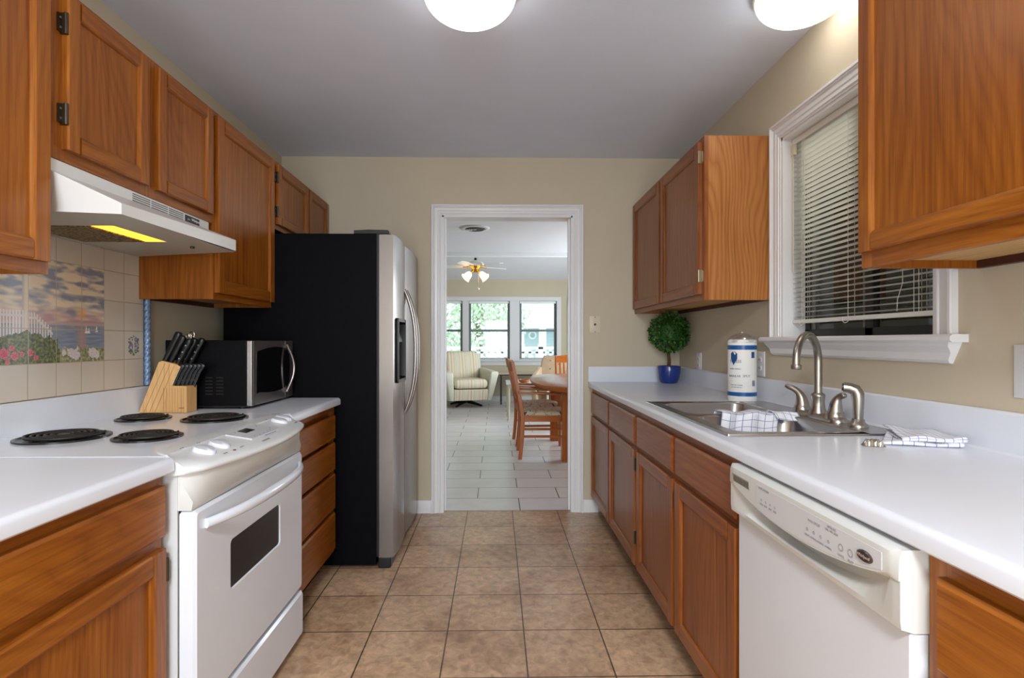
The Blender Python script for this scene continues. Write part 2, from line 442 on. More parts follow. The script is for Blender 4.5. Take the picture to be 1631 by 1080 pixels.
# painted tile mural: every cell of a fine grid gets its own glaze colour
def vn(x, y, s=0.0): return mnoise.noise(Vector((x, y, s)))
def mixc(a, b, t):
    t = max(0, min(1, t)); return tuple(p + (q - p) * t for p, q in zip(a, b))
def mural_col(Y, Z):
    # Y: metres along the wall, Z: 0..1 over the height
    t = (Z - 1.102) / 0.3354
    cream = (226, 210, 184); slate = (134, 138, 158); pink = (188, 150, 154); blue = (128, 142, 166); orange = (226, 168, 104)
    if t > 0.37:
        s = vn(Y*13, Z*42, 1.0) + 0.5*vn(Y*30, Z*90, 2.0)
        c = mixc(cream, slate, 0.36 + s*1.9 if t > 0.70 else 0.16 + s*1.2 + (0.35 if 0.62 < t < 0.72 else 0))
        if t < 0.56: c = mixc(c, pink, (0.56 - t) * 6 + vn(Y*16, Z*90, 4)*0.9)
        d = math.hypot(Y - 1.925, (Z - 1.268) * 1.0)
        c = mixc(c, orange, max(0, 1 - d / 0.028))
        if t < 0.40: c = mixc(c, (196, 180, 170), 0.5)
    else:
        c = mixc(blue, (158, 160, 170), 0.4 + 1.2*vn(Y*20, Z*150, 3))
        if abs(Y - 1.925) < 0.02 + 0.01*vn(0, Z*200): c = mixc(c, (188, 148, 140), 0.6)
    # sails
    for sy, sz, h in ((1.945, 1.200, 0.026), (1.957, 1.200, 0.020), (1.995, 1.206, 0.020)):
        if sz < Z < sz + h and abs(Y - sy) < 0.006 * (1 - (Z - sz)/h) + 0.001: c = (232, 228, 222)
    # lighthouse tower
    lw = 0.010 + (1.437 - Z) * 0.016
    if Z > 1.19 and abs(Y - 1.697) < lw:
        c = mixc((226, 206, 176), (164, 160, 176), max(0, (1.697 - Y) / lw) * 0.9)
    # picket fence
    top = 1.262 + (0.006 if Y < 1.70 else 0) - max(0, Y - 1.735) * 0.75
    if Y < 1.80 and 1.16 < Z < top and (Y * 95) % 1 < 0.52: c = (226, 218, 214)
    if Y < 1.80 and abs(Z - (top - 0.016)) < 0.004: c = (220, 212, 210)
    # hedge and flowers
    hedge = 1.205 - abs(Y - 1.70) * 0.22 + 0.018*vn(Y*45, 0, 7)
    if Y > 1.79: hedge = 1.150 + 0.016*vn(Y*50, 0, 8) + (0.03 if Y < 1.82 else 0)
    if Z < hedge:
        s = vn(Y*110, Z*110, 5) + 0.6*vn(Y*260, Z*260, 6)
        if Y < 1.83: c = mixc((60, 74, 52), (150, 146, 78), 0.45 + s * 0.9)
        else:
            c = mixc((120, 128, 84), (212, 200, 176), 0.35 + s * 0.8)
        for fy, fz, fr in ((1.625, 1.135, .016), (1.66, 1.128, .013), (1.65, 1.152, .009), (1.715, 1.137, .011), (1.685, 1.133, .008), (1.636, 1.111, .008), (1.60, 1.15, .012), (1.735, 1.121, .008), (1.57, 1.13, .014), (1.54, 1.16, .012), (1.50, 1.125, .014), (1.46, 1.15, .012)):
            d = math.hypot(Y - fy, Z - fz)
            if d < fr: c = mixc((196, 58, 84), (232, 140, 150), vn(Y*300, Z*300, 9) + 0.5 * d / fr)
        for fy, fz, fr in ((1.885, 1.140, .024), (1.90, 1.125, .016), (1.975, 1.133, .020), (1.995, 1.125, .014), (1.845, 1.135, .010)):
            d = math.hypot(Y - fy, Z - fz)
            if d < fr * (1 + 0.3*vn(Y*90, Z*90, 3)): c = mixc((206, 196, 206), (236, 226, 218), 0.5 + vn(Y*200, Z*200, 9))
    # grout joints
    if abs(((Y - 2.033) / 0.1088 + 0.5) % 1 - 0.5) * 0.1088 < 0.0011 or abs(((Z - 0.990) / 0.1118 + 0.5) % 1 - 0.5) * 0.1118 < 0.0011: c = (186, 166, 132)
    return c
def colour_attr_mat(name, rough=0.32, coat=0.05):
    m = bpy.data.materials.new(name); m.use_nodes = True; nt = m.node_tree; b = nt.nodes['Principled BSDF']
    a = nt.nodes.new('ShaderNodeVertexColor'); a.layer_name = 'glaze'
    nt.links.new(a.outputs['Color'], b.inputs['Base Color']); b.inputs['Roughness'].default_value = rough; b.inputs['Coat Weight'].default_value = coat
    return m
M_mural = colour_attr_mat('painted_glaze')
def painted_grid(name, x, y0, y1, z0, z1, step, fn, skip=None, parent=None):
    ny = int(round((y1 - y0) / step)); nz = int(round((z1 - z0) / step)); bm = BM()
    g = [[bm.verts.new((x, y0 + (y1-y0)*i/ny, z0 + (z1-z0)*j/nz)) for j in range(nz+1)] for i in range(ny+1)]
    lay = bm.loops.layers.float_color.new('glaze')
    for i in range(ny):
        for j in range(nz):
            cy = y0 + (y1-y0)*(i+.5)/ny; cz = z0 + (z1-z0)*(j+.5)/nz
            c = fn(cy, cz)
            if c is None: continue
            f = bm.faces.new((g[i][j], g[i+1][j], g[i+1][j+1], g[i][j+1])); c = lin(tuple(max(0, min(255, q)) for q in c))
            for l in f.loops: l[lay] = c
    for v in [v for v in bm.verts if not v.link_faces]: bm.verts.remove(v)
    r = bmesh.ops.extrude_face_region(bm, geom=bm.faces[:])
    for v in [e for e in r['geom'] if isinstance(e, bmesh.types.BMVert)]: v.co.x += 0.0012
    return obj(name, bm, M_mural, parent, smooth=False)
tag(painted_grid('tile_mural', XL + 0.008, 1.490, 2.032, 1.1025, 1.4367, 0.0026, mural_col), 'painted tile mural of a lighthouse garden by the sea above the range', 'tile mural')
def motif(Y, Z):
    y = (Y - 2.196) / 0.030; z = (Z - 1.156) / 0.040
    if abs(y) > 1 or abs(z) > 1: return None
    n = vn(Y*140, Z*140, 11)
    if abs(y) < 0.16 and -0.7 < z < 0.85: return (206, 200, 196)
    if abs(z) > 0.92 - 0.3*abs(y) + n*0.4: return None
    if z < -0.35: return (96, 116, 92) if n > -0.1 else None
    return (116, 112, 132) if n > 0.02 else None
tag(painted_grid('tile_motif', XL + 0.008, 2.16, 2.232, 1.110, 1.202, 0.0024, motif), 'small painted lighthouse motif on the last tile beside the blue rope trim', 'tile motif')
# blue rope moulding at the end of the tiles
bm = BM(); n_ = 150; rings = []
for i in range(n_ + 1):
    z = 0.992 + (1.358 - 0.992) * i / n_; ring = []
    for j in range(16):
        a = 2*PI*j/16; r = 0.0135 * (0.80 + 0.20 * abs(math.cos(1.5*a - z * 125)))
        ring.append((XL + 0.013 + r*math.cos(a), 2.2745 + r*math.sin(a), z))
    rings.append(ring)
loft(bm, rings)
tag(obj('rope_trim', bm, mat('blue_glazed_ceramic', (108, 134, 172), 0.25, coat=0.5, mottled=0.25), angle=80), 'glazed blue twisted rope trim standing at the end of the wall tiles', 'tile trim')

# ================================================================ cabinets
def panel_door(bm, X, n, y0, y1, z0, z1, t=0.019, w=0.055, rail=None):
    """frame-and-panel door; n=+1 faces +X, -1 faces -X. mats: 0 vertical grain, 1 horizontal"""
    rail = rail or w
    P = lambda u, v, h: (X + n*h, u, v)
    b = 0.009
    for a, s in ((y0, 1), (y1, -1)):
        prism(bm, [P(a, z0, 0), P(a, z0, t-.004), P(a + s*.004, z0, t), P(a + s*(w-b), z0, t), P(a + s*(w-b*.5), z0, t-.003), P(a + s*w, z0, t-.008), P(a + s*w, z0, 0)], (0, 0, z1 - z0), 0)
    for a, s in ((z0, 1), (z1, -1)):
        prism(bm, [P(y0+w-.001, a, 0), P(y0+w-.001, a, t-.004), P(y0+w-.001, a + s*.004, t), P(y0+w-.001, a + s*(rail-b), t), P(y0+w-.001, a + s*(rail-b*.5), t-.003), P(y0+w-.001, a + s*rail, t-.008), P(y0+w-.001, a + s*rail, 0)], (0, y1 - y0 - 2*w + .002, 0), 1)
    xs = sorted((X + n*0.004, X + n*(t - 0.011)))
    box(bm, xs[0], xs[1], y0+w-.002, y1-w+.002, z0+rail-.002, z1-rail+.002, 0)
def slab(bm, X, n, y0, y1, z0, z1, t=0.019, mi=1):
    P = lambda u, v, h: (X + n*h, u, v); e = 0.007
    r = [[P(y0,z0,0),P(y1,z0,0),P(y1,z1,0),P(y0,z1,0)], [P(y0,z0,t-.006),P(y1,z0,t-.006),P(y1,z1,t-.006),P(y0,z1,t-.006)],
         [P(y0+e,z0+e,t),P(y1-e,z0+e,t),P(y1-e,z1-e,t),P(y0+e,z1-e,t)]]
    loft(bm, r, mi)
def hinge(bm, X, n, y, z, s=1):
    """wrap-around hinge; barrel on the frame beside the door edge"""
    xs = lambda a, b: sorted((X + n*a, X + n*b))
    x0, x1 = xs(0.0, 0.006); box(bm, x0, x1, *sorted((y, y - s*0.016)), z - 0.024, z + 0.024, 0)
    x0, x1 = xs(0.0, 0.016); box(bm, x0, x1, *sorted((y, y - s*0.006)), z - 0.028, z + 0.028, 0)
    lathe(bm, [(0.0001, -0.030), (0.005, -0.028), (0.005, 0.028), (0.0001, 0.030)], (X + n*0.016, y - s*0.004, z), 8, 0)
    for dz in (-0.013, 0.013): lathe(bm, [(0.0035, 0), (0.003, 0.0015), (0.0001, 0.002)] if n > 0 else [(0.0035, 0), (0.003, -0.0015), (0.0001, -0.002)], (X + n*0.006, y - s*0.010, z + dz), 8, 1, axis='X')
def cabinet(name, label, n, Xf, Xb, y0, y1, z0, z1, rails, stiles, doors, drawers, toe=None, hinges=(), hm=None, mats=None, side=None, group=None, under=False, hollow=False, door_w=0.055, cat='cabinet'):
    V, H = mats or (WV, WH)
    S = side or V
    Xi = Xf - n * 0.019
    t = thing(name, label, cat, ((Xf + Xb)/2, (y0 + y1)/2, 0 if toe else z0), group)
    bm = BM(); x0, x1 = sorted((Xi, Xb))
    if hollow:
        box(bm, x0, x1, y0, y0 + 0.015, z0, z1); box(bm, x0, x1, y1 - 0.015, y1, z0, z1); box(bm, x0, x1, y0 + .015, y1 - .015, z0, z0 + 0.02, 0)
    elif under:
        box(bm, x0, x1, y0, y0 + 0.015, z0, z1); box(bm, x0, x1, y1 - 0.015, y1, z0, z1)
        box(bm, x0, x1, y0 + .015, y1 - .015, z0 + 0.020, z1, 1)
        xx = sorted((Xb, Xb + n*0.02)); box(bm, xx[0], xx[1], y0 + .015, y1 - .015, z0, z0 + 0.020, 2)
    else:
        box(bm, x0, x1, y0, y1, z0, z1)
    obj('carcass', bm, [S, UND, mat('dark_stained_cleat', (70, 34, 20), 0.5)], t, bevel=0.0012, seg=1)
    bm = BM(); xa, xb = sorted((Xi, Xf))
    for a, b in stiles: box(bm, xa, xb, a, b, z0, z1, 0)
    ss = sorted(stiles)
    for a, b in rails:
        for (p, q), (r, s) in zip(ss[:-1], ss[1:]): box(bm, xa, xb, q, r, a, b, 1)
    obj('face_frame', bm, [V, H], t, smooth=False)
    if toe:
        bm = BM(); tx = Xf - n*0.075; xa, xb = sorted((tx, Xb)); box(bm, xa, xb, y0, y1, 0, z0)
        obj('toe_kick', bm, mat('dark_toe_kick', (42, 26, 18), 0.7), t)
    for i, d in enumerate(doors):
        bm = BM(); panel_door(bm, Xf, n, *d, w=door_w, rail=door_w)
        do = obj('door', bm, [V, H], t, angle=30)
        for hi, yy, zz, s in hinges:
            if hi == i:
                bm = BM(); hinge(bm, Xf, n, yy, zz, s); obj('hinge', bm, [hm or M_hinge, M_screw], do)
    for d in drawers:
        bm = BM(); slab(bm, Xf, n, *d); obj('drawer_front', bm, [V, H], t, angle=30)
    return t

# ---- right run of base cabinets (faces at X = .66, doors proud of it)
XRF = 0.661
cabinet('base_cabinet', 'oak base cabinet with two doors and two drawers, right side, nearest the doorway', -1, XRF, XR - 0.002, 2.486, YB - 0.004, 0.105, 0.858,
        [(0.105, 0.140), (0.655, 0.700), (0.815, 0.858)], [(2.486, 2.53), (3.06, 3.11), (3.66, YB - 0.004)],
        [(2.512, 3.073, 0.128, 0.668), (3.100, 3.660, 0.128, 0.668)], [(2.512, 3.073, 0.690, 0.826), (3.100, 3.660, 0.690, 0.826)], toe=True, mats=(RV, RH),
        hinges=((0, 2.512, 0.26, 1), (0, 2.512, 0.60, 1)))
cabinet('base_cabinet', 'oak sink base cabinet with two doors and false drawer fronts, left of the dishwasher', -1, XRF, XR - 0.002, 1.420, 2.484, 0.105, 0.858,
        [(0.105, 0.140), (0.655, 0.700), (0.815, 0.858)], [(1.420, 1.47), (1.93, 1.99), (2.44, 2.484)],
        [(1.445, 1.942, 0.128, 0.668), (1.974, 2.474, 0.128, 0.668)], [(1.445, 1.942, 0.690, 0.826), (1.974, 2.474, 0.690, 0.826)], toe=True, hollow=True, mats=(RV, RH),
        hinges=((0, 1.942, 0.60, -1),))
cabinet('base_cabinet', 'orange oak base cabinet cut by the right edge, near side of the dishwasher', -1, XRF, XR - 0.002, 0.10, 0.813, 0.105, 0.858,
        [(0.105, 0.140), (0.655, 0.700), (0.815, 0.858)], [(0.10, 0.14), (0.775, 0.813)],
        [(0.115, 0.784, 0.128, 0.668)], [(0.115, 0.784, 0.690, 0.826)], toe=True)

# ---- right wall cabinets
cabinet('wall_cabinet', 'oak wall cabinet with two doors above the potted topiary', -1, 0.953, XR - 0.001, 2.462, YB - 0.004, 1.362, 2.117,
        [(1.362, 1.405), (2.075, 2.117)], [(2.462, 2.500), (3.06, 3.11), (3.65, YB - 0.004)],
        [(2.492, 3.070, 1.392, 2.095), (3.096, 3.690, 1.392, 2.095)], [], mats=(RV, RH), side=SV, under=True,
        hinges=((0, 2.492, 2.025, 1), (0, 2.492, 1.475, 1)), hm=mat('worn_brass_hinge', (150, 136, 104), .35, metal=.5))
cabinet('wall_cabinet', 'large orange oak wall cabinet cut by the top right corner', -1, 0.953, XR - 0.001, 0.30, 1.394, 1.362, 2.30,
        [(1.362, 1.405), (2.25, 2.30)], [(0.30, 0.34), (1.355, 1.394)],
        [(0.36, 1.384, 1.400, 2.28)], [], under=True, door_w=0.050)

# ---- left base cabinets
XLF = -0.828
cabinet('base_cabinet', 'bright oak base cabinet with drawer and door, near left of the white range', 1, XLF, XL + 0.002, 0.40, 1.352, 0.105, 0.846,
        [(0.105, 0.140), (0.652, 0.70), (0.815, 0.846)], [(0.40, 0.44), (1.325, 1.352)],
        [(0.425, 1.346, 0.128, 0.664)], [(0.425, 1.346, 0.694, 0.818)], toe=True, hinges=((0, 1.346, 0.61, -1),))
cabinet('base_cabinet', 'oak base cabinet with four drawers between range and refrigerator', 1, XLF, XL + 0.002, 2.142, 2.778, 0.105, 0.846,
        [(0.105, 0.140), (0.82, 0.846)], [(2.142, 2.18), (2.74, 2.778)],
        [], [(2.16, 2.745, 0.682, 0.800), (2.16, 2.745, 0.526, 0.664), (2.16, 2.745, 0.330, 0.508), (2.16, 2.745, 0.128, 0.312)], toe=True)

# ---- left wall cabinets
XLU = -1.155
cabinet('wall_cabinet', 'tall oak wall cabinet at the left edge beside the range hood', 1, XLU, XL + 0.001, 0.50, 1.417, 1.345, 2.117,
        [(1.345, 1.39), (2.08, 2.117)], [(0.50, 0.54), (1.375, 1.417)], [(0.52, 1.405, 1.375, 2.098)], [], under=True)
cabinet('wall_cabinet', 'short oak wall cabinet with two doors directly above the range hood', 1, XLU, XL + 0.001, 1.420, 2.228, 1.652, 2.117,
        [(1.652, 1.70), (2.08, 2.117)], [(1.420, 1.47), (1.78, 1.86), (2.19, 2.228)],
        [(1.459, 1.798, 1.683, 2.098), (1.848, 2.200, 1.683, 2.098)], [], hinges=((0, 1.459, 2.015, 1), (0, 1.459, 1.775, 1)), door_w=0.05)
cabinet('wall_cabinet', 'oak wall cabinet with one tall door between range hood and refrigerator', 1, XLU, XL + 0.001, 2.230, 2.806, 1.345, 2.117,
        [(1.345, 1.39), (2.08, 2.117)], [(2.230, 2.27), (2.77, 2.806)], [(2.240, 2.800, 1.372, 2.098)], [], under=True)
cabinet('wall_cabinet', 'short oak wall cabinet with two doors above the refrigerator', 1, XLU, XL + 0.001, 2.808, YB - 0.004, 1.760, 2.117,
        [(1.760, 1.80), (2.08, 2.117)], [(2.808, 2.86), (3.28, 3.34), (3.67, YB - 0.004)],
        [(2.850, 3.305, 1.785, 2.098), (3.325, 3.690, 1.785, 2.098)], [], hinges=((0, 2.850, 2.03, 1), (0, 2.850, 1.85, 1)), door_w=0.05)

# ================================================================ countertops
def edge_profile(Xe, n, ztop, zbot):
    """rounded laminate nose from the top surface down to the underside, n = direction towards the wall"""
    r = 0.016; pts = [(Xe + n*0.055, ztop), (Xe + n*r, ztop)]
    for i in range(1, 6):
        a = i / 6 * PI / 2
        pts.append((Xe + n*(r - r*math.sin(a)), ztop - r + r*math.cos(a)))
    pts += [(Xe, zbot + 0.004), (Xe + n*0.004, zbot), (Xe + n*0.055, zbot)]
    return pts
def counter(name, label, Xe, Xw, y0, y1, zt, zb, hole=None, endsplash=None):
    n = 1 if Xw > Xe else -1
    t = thing(name, label, 'countertop', ((Xe + Xw)/2, (y0 + y1)/2, zb))
    bm = BM(); pr = edge_profile(Xe, n, zt, zb)
    prism(bm, [(x, y0, z) for x, z in pr], (0, y1 - y0, 0))
    xa = Xe + n*0.0549
    if hole:
        hx0, hx1, hy0, hy1 = hole
        for a in ((xa, Xw, y0, hy0), (xa, Xw, hy1, y1), (xa, hx0, hy0, hy1), (hx1, Xw, hy0, hy1)):
            box(bm, *sorted(a[:2]), a[2], a[3], zb, zt)
    else:
        box(bm, *sorted((xa, Xw)), y0, y1, zb, zt)
    obj('worktop', bm, M_lam, t)
    bm = BM(); h = 0.104; d = 0.020
    xs = Xw - n*d
    pts = [(Xw, zt), (xs - n*0.006, zt), (xs, zt + 0.006), (xs, zt + h - 0.006), (xs + n*0.006, zt + h), (Xw, zt + h)]
    prism(bm, [(x, y0, z) for x, z in pts], (0, y1 - y0 - (0.02 if endsplash else 0), 0))
    if endsplash: box(bm, *sorted((Xe - n*0.001, Xw)), y1 - 0.02, y1, zt, zt + h)
    obj('backsplash', bm, M_lam, t)
    return t
counter('countertop', 'long white laminate countertop holding the sink, right side of the kitchen', 0.630, XR - 0.001, 0.0, YB - 0.001, 0.896, 0.860, hole=(0.700, 1.185, 1.590, 2.395), endsplash=True)
counter('countertop', 'white laminate countertop in the lower left corner, near side of the range', -0.798, XL + 0.001, 0.0, 1.358, 0.884, 0.848)
bm = BM(); xs = XL + .021
prism(bm, [(XL + .001, 1.3585, .876), (xs, 1.3585, .876), (xs, 1.3585, .982), (xs - .006, 1.3585, .988), (XL + .001, 1.3585, .988)], (0, .781, 0))
tag(obj('backsplash_strip', bm, M_lam), 'low white laminate strip against the wall behind the range', 'backsplash')
counter('countertop', 'short white laminate countertop under the microwave between range and refrigerator', -0.798, XL + 0.001, 2.140, 2.790, 0.884, 0.848)

# ================================================================ kitchen window
bm = BM()
co = 0.072
frame_loop(bm, [((XR, WY1 + co, WZ0 - 0.02), (0, -1, 0)), ((XR, WY1 + co, WZ1 + co), (0, -1, -1)), ((XR, WY0 - co, WZ1 + co), (0, 1, -1)), ((XR, WY0 - co, WZ0 - 0.02), (0, 1, 0))], casing_prof(co), (-1, 0, 0))
win1 = struct('window_1', bm, M_trim, angle=25)
bm = BM()   # jamb lining
box(bm, XR - 0.002, XR + 0.139, WY0 - 0.001, WY0 + 0.012, WZ0, WZ1)
box(bm, XR - 0.002, XR + 0.139, WY1 - 0.012, WY1 + 0.001, WZ0, WZ1)
box(bm, XR - 0.002, XR + 0.139, WY0, WY1, WZ1 - 0.012, WZ1 + 0.001)
struct('window_jamb', bm, M_trim, win1)
bm = BM()   # stool and apron
prism(bm, [(XR + 0.139, WY0 - 0.105, 1.170), (XR - 0.045, WY0 - 0.105, 1.170), (XR - 0.052, WY0 - 0.105, 1.176), (XR - 0.052, WY0 - 0.105, 1.186), (XR - 0.045, WY0 - 0.105, 1.192), (XR + 0.139, WY0 - 0.105, 1.192)], (0, 0.105, 0))
prism(bm, [(XR + 0.139, WY0, 1.170), (XR - 0.045, WY0, 1.170), (XR - 0.052, WY0, 1.176), (XR - 0.052, WY0, 1.186), (XR - 0.045, WY0, 1.192), (XR + 0.139, WY0, 1.192)], (0, WY1 - WY0, 0))
prism(bm, [(XR, WY1, 1.170), (XR - 0.045, WY1, 1.170), (XR - 0.052, WY1, 1.176), (XR - 0.052, WY1, 1.186), (XR - 0.045, WY1, 1.192), (XR, WY1, 1.192)], (0, 0.105, 0))
ya, yb = WY0 - 0.085, WY1 + 0.085
pf = [(0.0, 1.170), (-0.038, 1.170), (-0.036, 1.160), (-0.026, 1.148), (-0.020, 1.140), (-0.018, 1.120), (-0.010, 1.112), (0.0, 1.110)]
rings = []
for y, ins in ((ya, 0.0), (ya, 0.0), (yb, 0.0)):
    rings.append([(XR + x, y + (0.0), z) for x, z in pf])
rings[0] = [(XR + x, ya + (1.170 - z)*0.5, z) for x, z in pf]; rings[1] = [(XR + x, ya + (1.170 - z)*0.5, z) for x, z in pf]
rings[2] = [(XR + x, yb - (1.170 - z)*0.5, z) for x, z in pf]
loft(bm, rings[1:])
struct('window_sill', bm, M_trim, win1, angle=25)
bm = BM(); fx0, fx1 = XR + 0.098, XR + 0.132
MBZ = mat('bronze_window_frame', (22, 20, 20), 0.4)
ymid = 1.955
for a in ((WY0 + .012, WY0 + 0.045, WZ0, WZ1 - .012), (WY1 - 0.05, WY1 - .012, WZ0, WZ1 - .012), (WY0, WY1, WZ0 + .002, WZ0 + 0.034), (WY0, WY1, WZ1 - 0.045, WZ1 - .012), (ymid - 0.022, ymid + 0.022, WZ0, WZ1 - .012)):
    box(bm, fx0, fx1, *a)
struct('window_frame', bm, MBZ, win1, bevel=0.002, seg=1)
bm = BM()
box(bm, fx0 + 0.006, fx0 + 0.03, ymid + 0.024, ymid + 0.04, WZ0 + .034, WZ1 - .045); box(bm, fx0 + 0.006, fx0 + 0.03, WY1 - 0.066, WY1 - 0.05, WZ0 + .034, WZ1 - .045)
struct('window_sash', bm, mat('grey_screen_sash', (120, 120, 116), 0.5), win1)
M_glass = bpy.data.materials.new('window_glass'); M_glass.use_nodes = True
nt = M_glass.node_tree; nt.nodes.remove(nt.nodes['Principled BSDF'])
g1 = nt.nodes.new('ShaderNodeBsdfTransparent'); g1.inputs[0].default_value = (0.93, 0.96, 0.95, 1)
g2 = nt.nodes.new('ShaderNodeBsdfGlossy'); g2.inputs['Roughness'].default_value = 0.01
fr = nt.nodes.new('ShaderNodeFresnel'); fr.inputs[0].default_value = 1.5
ntx = nt.nodes.new('ShaderNodeTexNoise'); ntx.inputs['Scale'].default_value = 3.0
ma = nt.nodes.new('ShaderNodeMath'); ma.operation = 'MULTIPLY_ADD'; ma.inputs[1].default_value = 1.35; ma.inputs[2].default_value = 0.0
mxs = nt.nodes.new('ShaderNodeMixShader')
nt.links.new(fr.outputs[0], ma.inputs[0]); nt.links.new(ma.outputs[0], mxs.inputs[0])
nt.links.new(g1.outputs[0], mxs.inputs[1]); nt.links.new(g2.outputs[0], mxs.inputs[2])
nt.links.new(mxs.outputs[0], nt.nodes['Material Output'].inputs[0])
bm = BM(); box(bm, fx0 + 0.014, fx0 + 0.018, WY0 + 0.03, WY1 - 0.03, WZ0 + 0.02, WZ1 - 0.03)
struct('window_glass', bm, M_glass, win1, smooth=False)

# blind: headrail, slats, bottom rail, ladder cords, wand
bt = thing('window_blind', 'white horizontal mini blind hanging in the kitchen window above the sink', 'blind', (XR + 0.055, (WY0 + WY1)/2, 1.25))
M_bl = mat('ivory_vinyl', (228, 227, 220), 0.4); M_cord = mat('blind_cord', (222, 218, 206), 0.8)
by0, by1 = WY0 + 0.016, WY1 - 0.016; bx = XR + 0.052
bm = BM(); box(bm, bx - 0.013, bx + 0.013, by0, by1, WZ1 - 0.040, WZ1 - 0.013); obj('headrail', bm, M_bl, bt, bevel=0.002)
bm = BM(); z = 1.277; k = 0
while z < WZ1 - 0.045:
    tl = -math.radians(5 + 9 * min(1, max(0, (z - 1.45) / 0.5)))
    ring = []
    for s in range(5):
        u = (s / 4 - 0.5) * 0.025; c = 0.0018 * (1 - (2*s/4 - 1)**2)
        ring.append((bx + u*math.cos(tl) - c*math.sin(tl), z - u*math.sin(tl) * -1 + c))
    for a, b in zip(ring[:-1], ring[1:]):
        quad(bm, [(a[0], by0, a[1]), (b[0], by0, b[1]), (b[0], by1, b[1]), (a[0], by1, a[1])])
        quad(bm, [(a[0], by0, a[1] - .0006), (b[0], by0, b[1] - .0006), (b[0], by1, b[1] - .0006), (a[0], by1, a[1] - .0006)])
    z += 0.0212; k += 1
obj('slats', bm, M_bl, bt, recalc=False, angle=60)
bm = BM(); box(bm, bx - 0.012, bx + 0.012, by0, by1, 1.250, 1.266); obj('bottom_rail', bm, M_bl, bt, bevel=0.003)
bm = BM()
for y in (by0 + 0.12, by0 + 0.10, (by0 + by1)/2 + 0.03, by1 - 0.075, by1 - 0.09):
    for dx in (-0.0125, 0.0125): tube(bm, [(bx + dx, y, 1.262), (bx + dx, y, WZ1 - 0.04)], 0.0009, 5)
tube(bm, [(bx - .014, by0 + 0.19, 1.27), (bx - .015, by0 + .185, 1.31), (bx - .014, by0 + .165, 1.36), (bx - .014, by0 + .165, WZ1 - .05)], 0.001, 5)
for y in (by1 - 0.082, (by0 + by1)/2 + 0.035):
    tube(bm, bez((bx - .013, y - .02, 1.262), (bx - .018, y - .01, 1.235), (bx - .018, y + .02, 1.235), (bx - .013, y + .028, 1.262), 8), 0.0012, 5)
obj('ladder_cord', bm, M_cord, bt)
bm = BM(); tube(bm, [(bx - 0.020, by1 - 0.020, 1.99), (bx - 0.020, by1 - 0.020, 1.48)], 0.003, 8); box(bm, bx - .024, bx - .010, by1 - .03, by1 - .01, 1.985, 2.03)
obj('tilt_wand', bm, mat('yellowed_wand', (206, 196, 168), 0.3), bt)

# enclosed porch behind that window: dim greenish siding
bm = BM(); box(bm, 3.0, 3.1, -0.5, 3.7, -0.1, 2.6)
struct('wall_porch', bm, mat('porch_siding', (140, 142, 130), 0.8, mottled=0.1))
bm = BM(); box(bm, 1.404, 3.1, 0.35, 0.45, -0.1, 2.6); box(bm, 1.404, 3.1, 3.7, 3.8, -0.1, 2.6)
struct('wall_porch_end', bm, mat('porch_siding2', (122, 122, 112), 0.8))
bm = BM(); box(bm, 1.404, 3.1, 0.35, 3.8, 2.5, 2.6); struct('ceiling_porch', bm, mat('porch_ceiling', (150, 150, 145), 0.8))
bm = BM(); box(bm, 1.404, 3.1, 0.35, 3.8, -0.1, 0.0); struct('floor_porch', bm, mat('porch_floor', (110, 105, 95), 0.8))
bm = BM()
for y, wd in ((1.9, .10), (2.16, .05), (3.05, .09)): box(bm, 2.93, 3.0, y, y + wd, 0, 2.5)
pl_ = bpy.data.lights.new('porch_fill', 'POINT'); pl_.energy = 45; pl_.shadow_soft_size = .15; pl_.color = (1, .97, .9)  # unseen point light added to brighten the porch behind the glass
po_ = bpy.data.objects.new('porch_fill', pl_); po_.location = (2.35, 2.3, 2.3); COL.objects.link(po_)
struct('trim_porch', bm, mat('porch_white_trim', (205, 208, 205), 0.5))

# ================================================================ switches and outlets
def plate(bm, X, y, z, w, h, n=-1, mi=0):
    r = [[(X, y-w/2, z-h/2), (X, y+w/2, z-h/2), (X, y+w/2, z+h/2), (X, y-w/2, z+h/2)]]
    r.append([(X + n*.004, *q) for q in ((y-w/2, z-h/2), (y+w/2, z-h/2), (y+w/2, z+h/2), (y-w/2, z+h/2))])
    r.append([(X + n*.006, *q) for q in ((y-w/2+.004, z-h/2+.004), (y+w/2-.004, z-h/2+.004), (y+w/2-.004, z+h/2-.004), (y-w/2+.004, z+h/2-.004))])
    loft(bm, r, mi)
M_plate = mat('white_outlet_plastic', (222, 222, 224), 0.3); M_slot = mat('dark_slot', (40, 38, 36), 0.6)
def outlet(label, X, y, z, w=0.075, h=0.118, kind='outlet'):
    t = thing('wall_' + kind, label, kind, (X, y, z))
    bm = BM(); plate(bm, X, y, z, w, h); obj('cover_plate', bm, M_plate, t)
    if kind == 'outlet':
        for dz in (-0.020, 0.020):
            bm = BM(); lathe(bm, [(0.0001, -0.0095), (0.0165, -0.009), (0.0165, 0), (0.0001, 0)], (X, y, z + dz), 20, 0, axis='X', sy=0.85)
            s = obj('socket', bm, M_plate, t)
            bm = BM()
            for dy in (-0.006, 0.006): box(bm, X - .0102, X - .0094, y + dy - .001, y + dy + .001, z + dz - .004, z + dz + .006)
            obj('slot', bm, M_slot, s)
    else:
        bm = BM(); box(bm, X - .009, X - .005, y - .006, y + .006, z - .013, z + .013); prism(bm, [(X - .008, y - .004, z + .002), (X - .018, y - .004, z + .010), (X - .016, y - .004, z + .014), (X - .008, y - .004, z + .012)], (0, .008, 0))
        obj('toggle', bm, M_plate, t)
    return t
outlet('white duplex outlet on the right wall beside the potted topiary', XR, 3.345, 1.045)
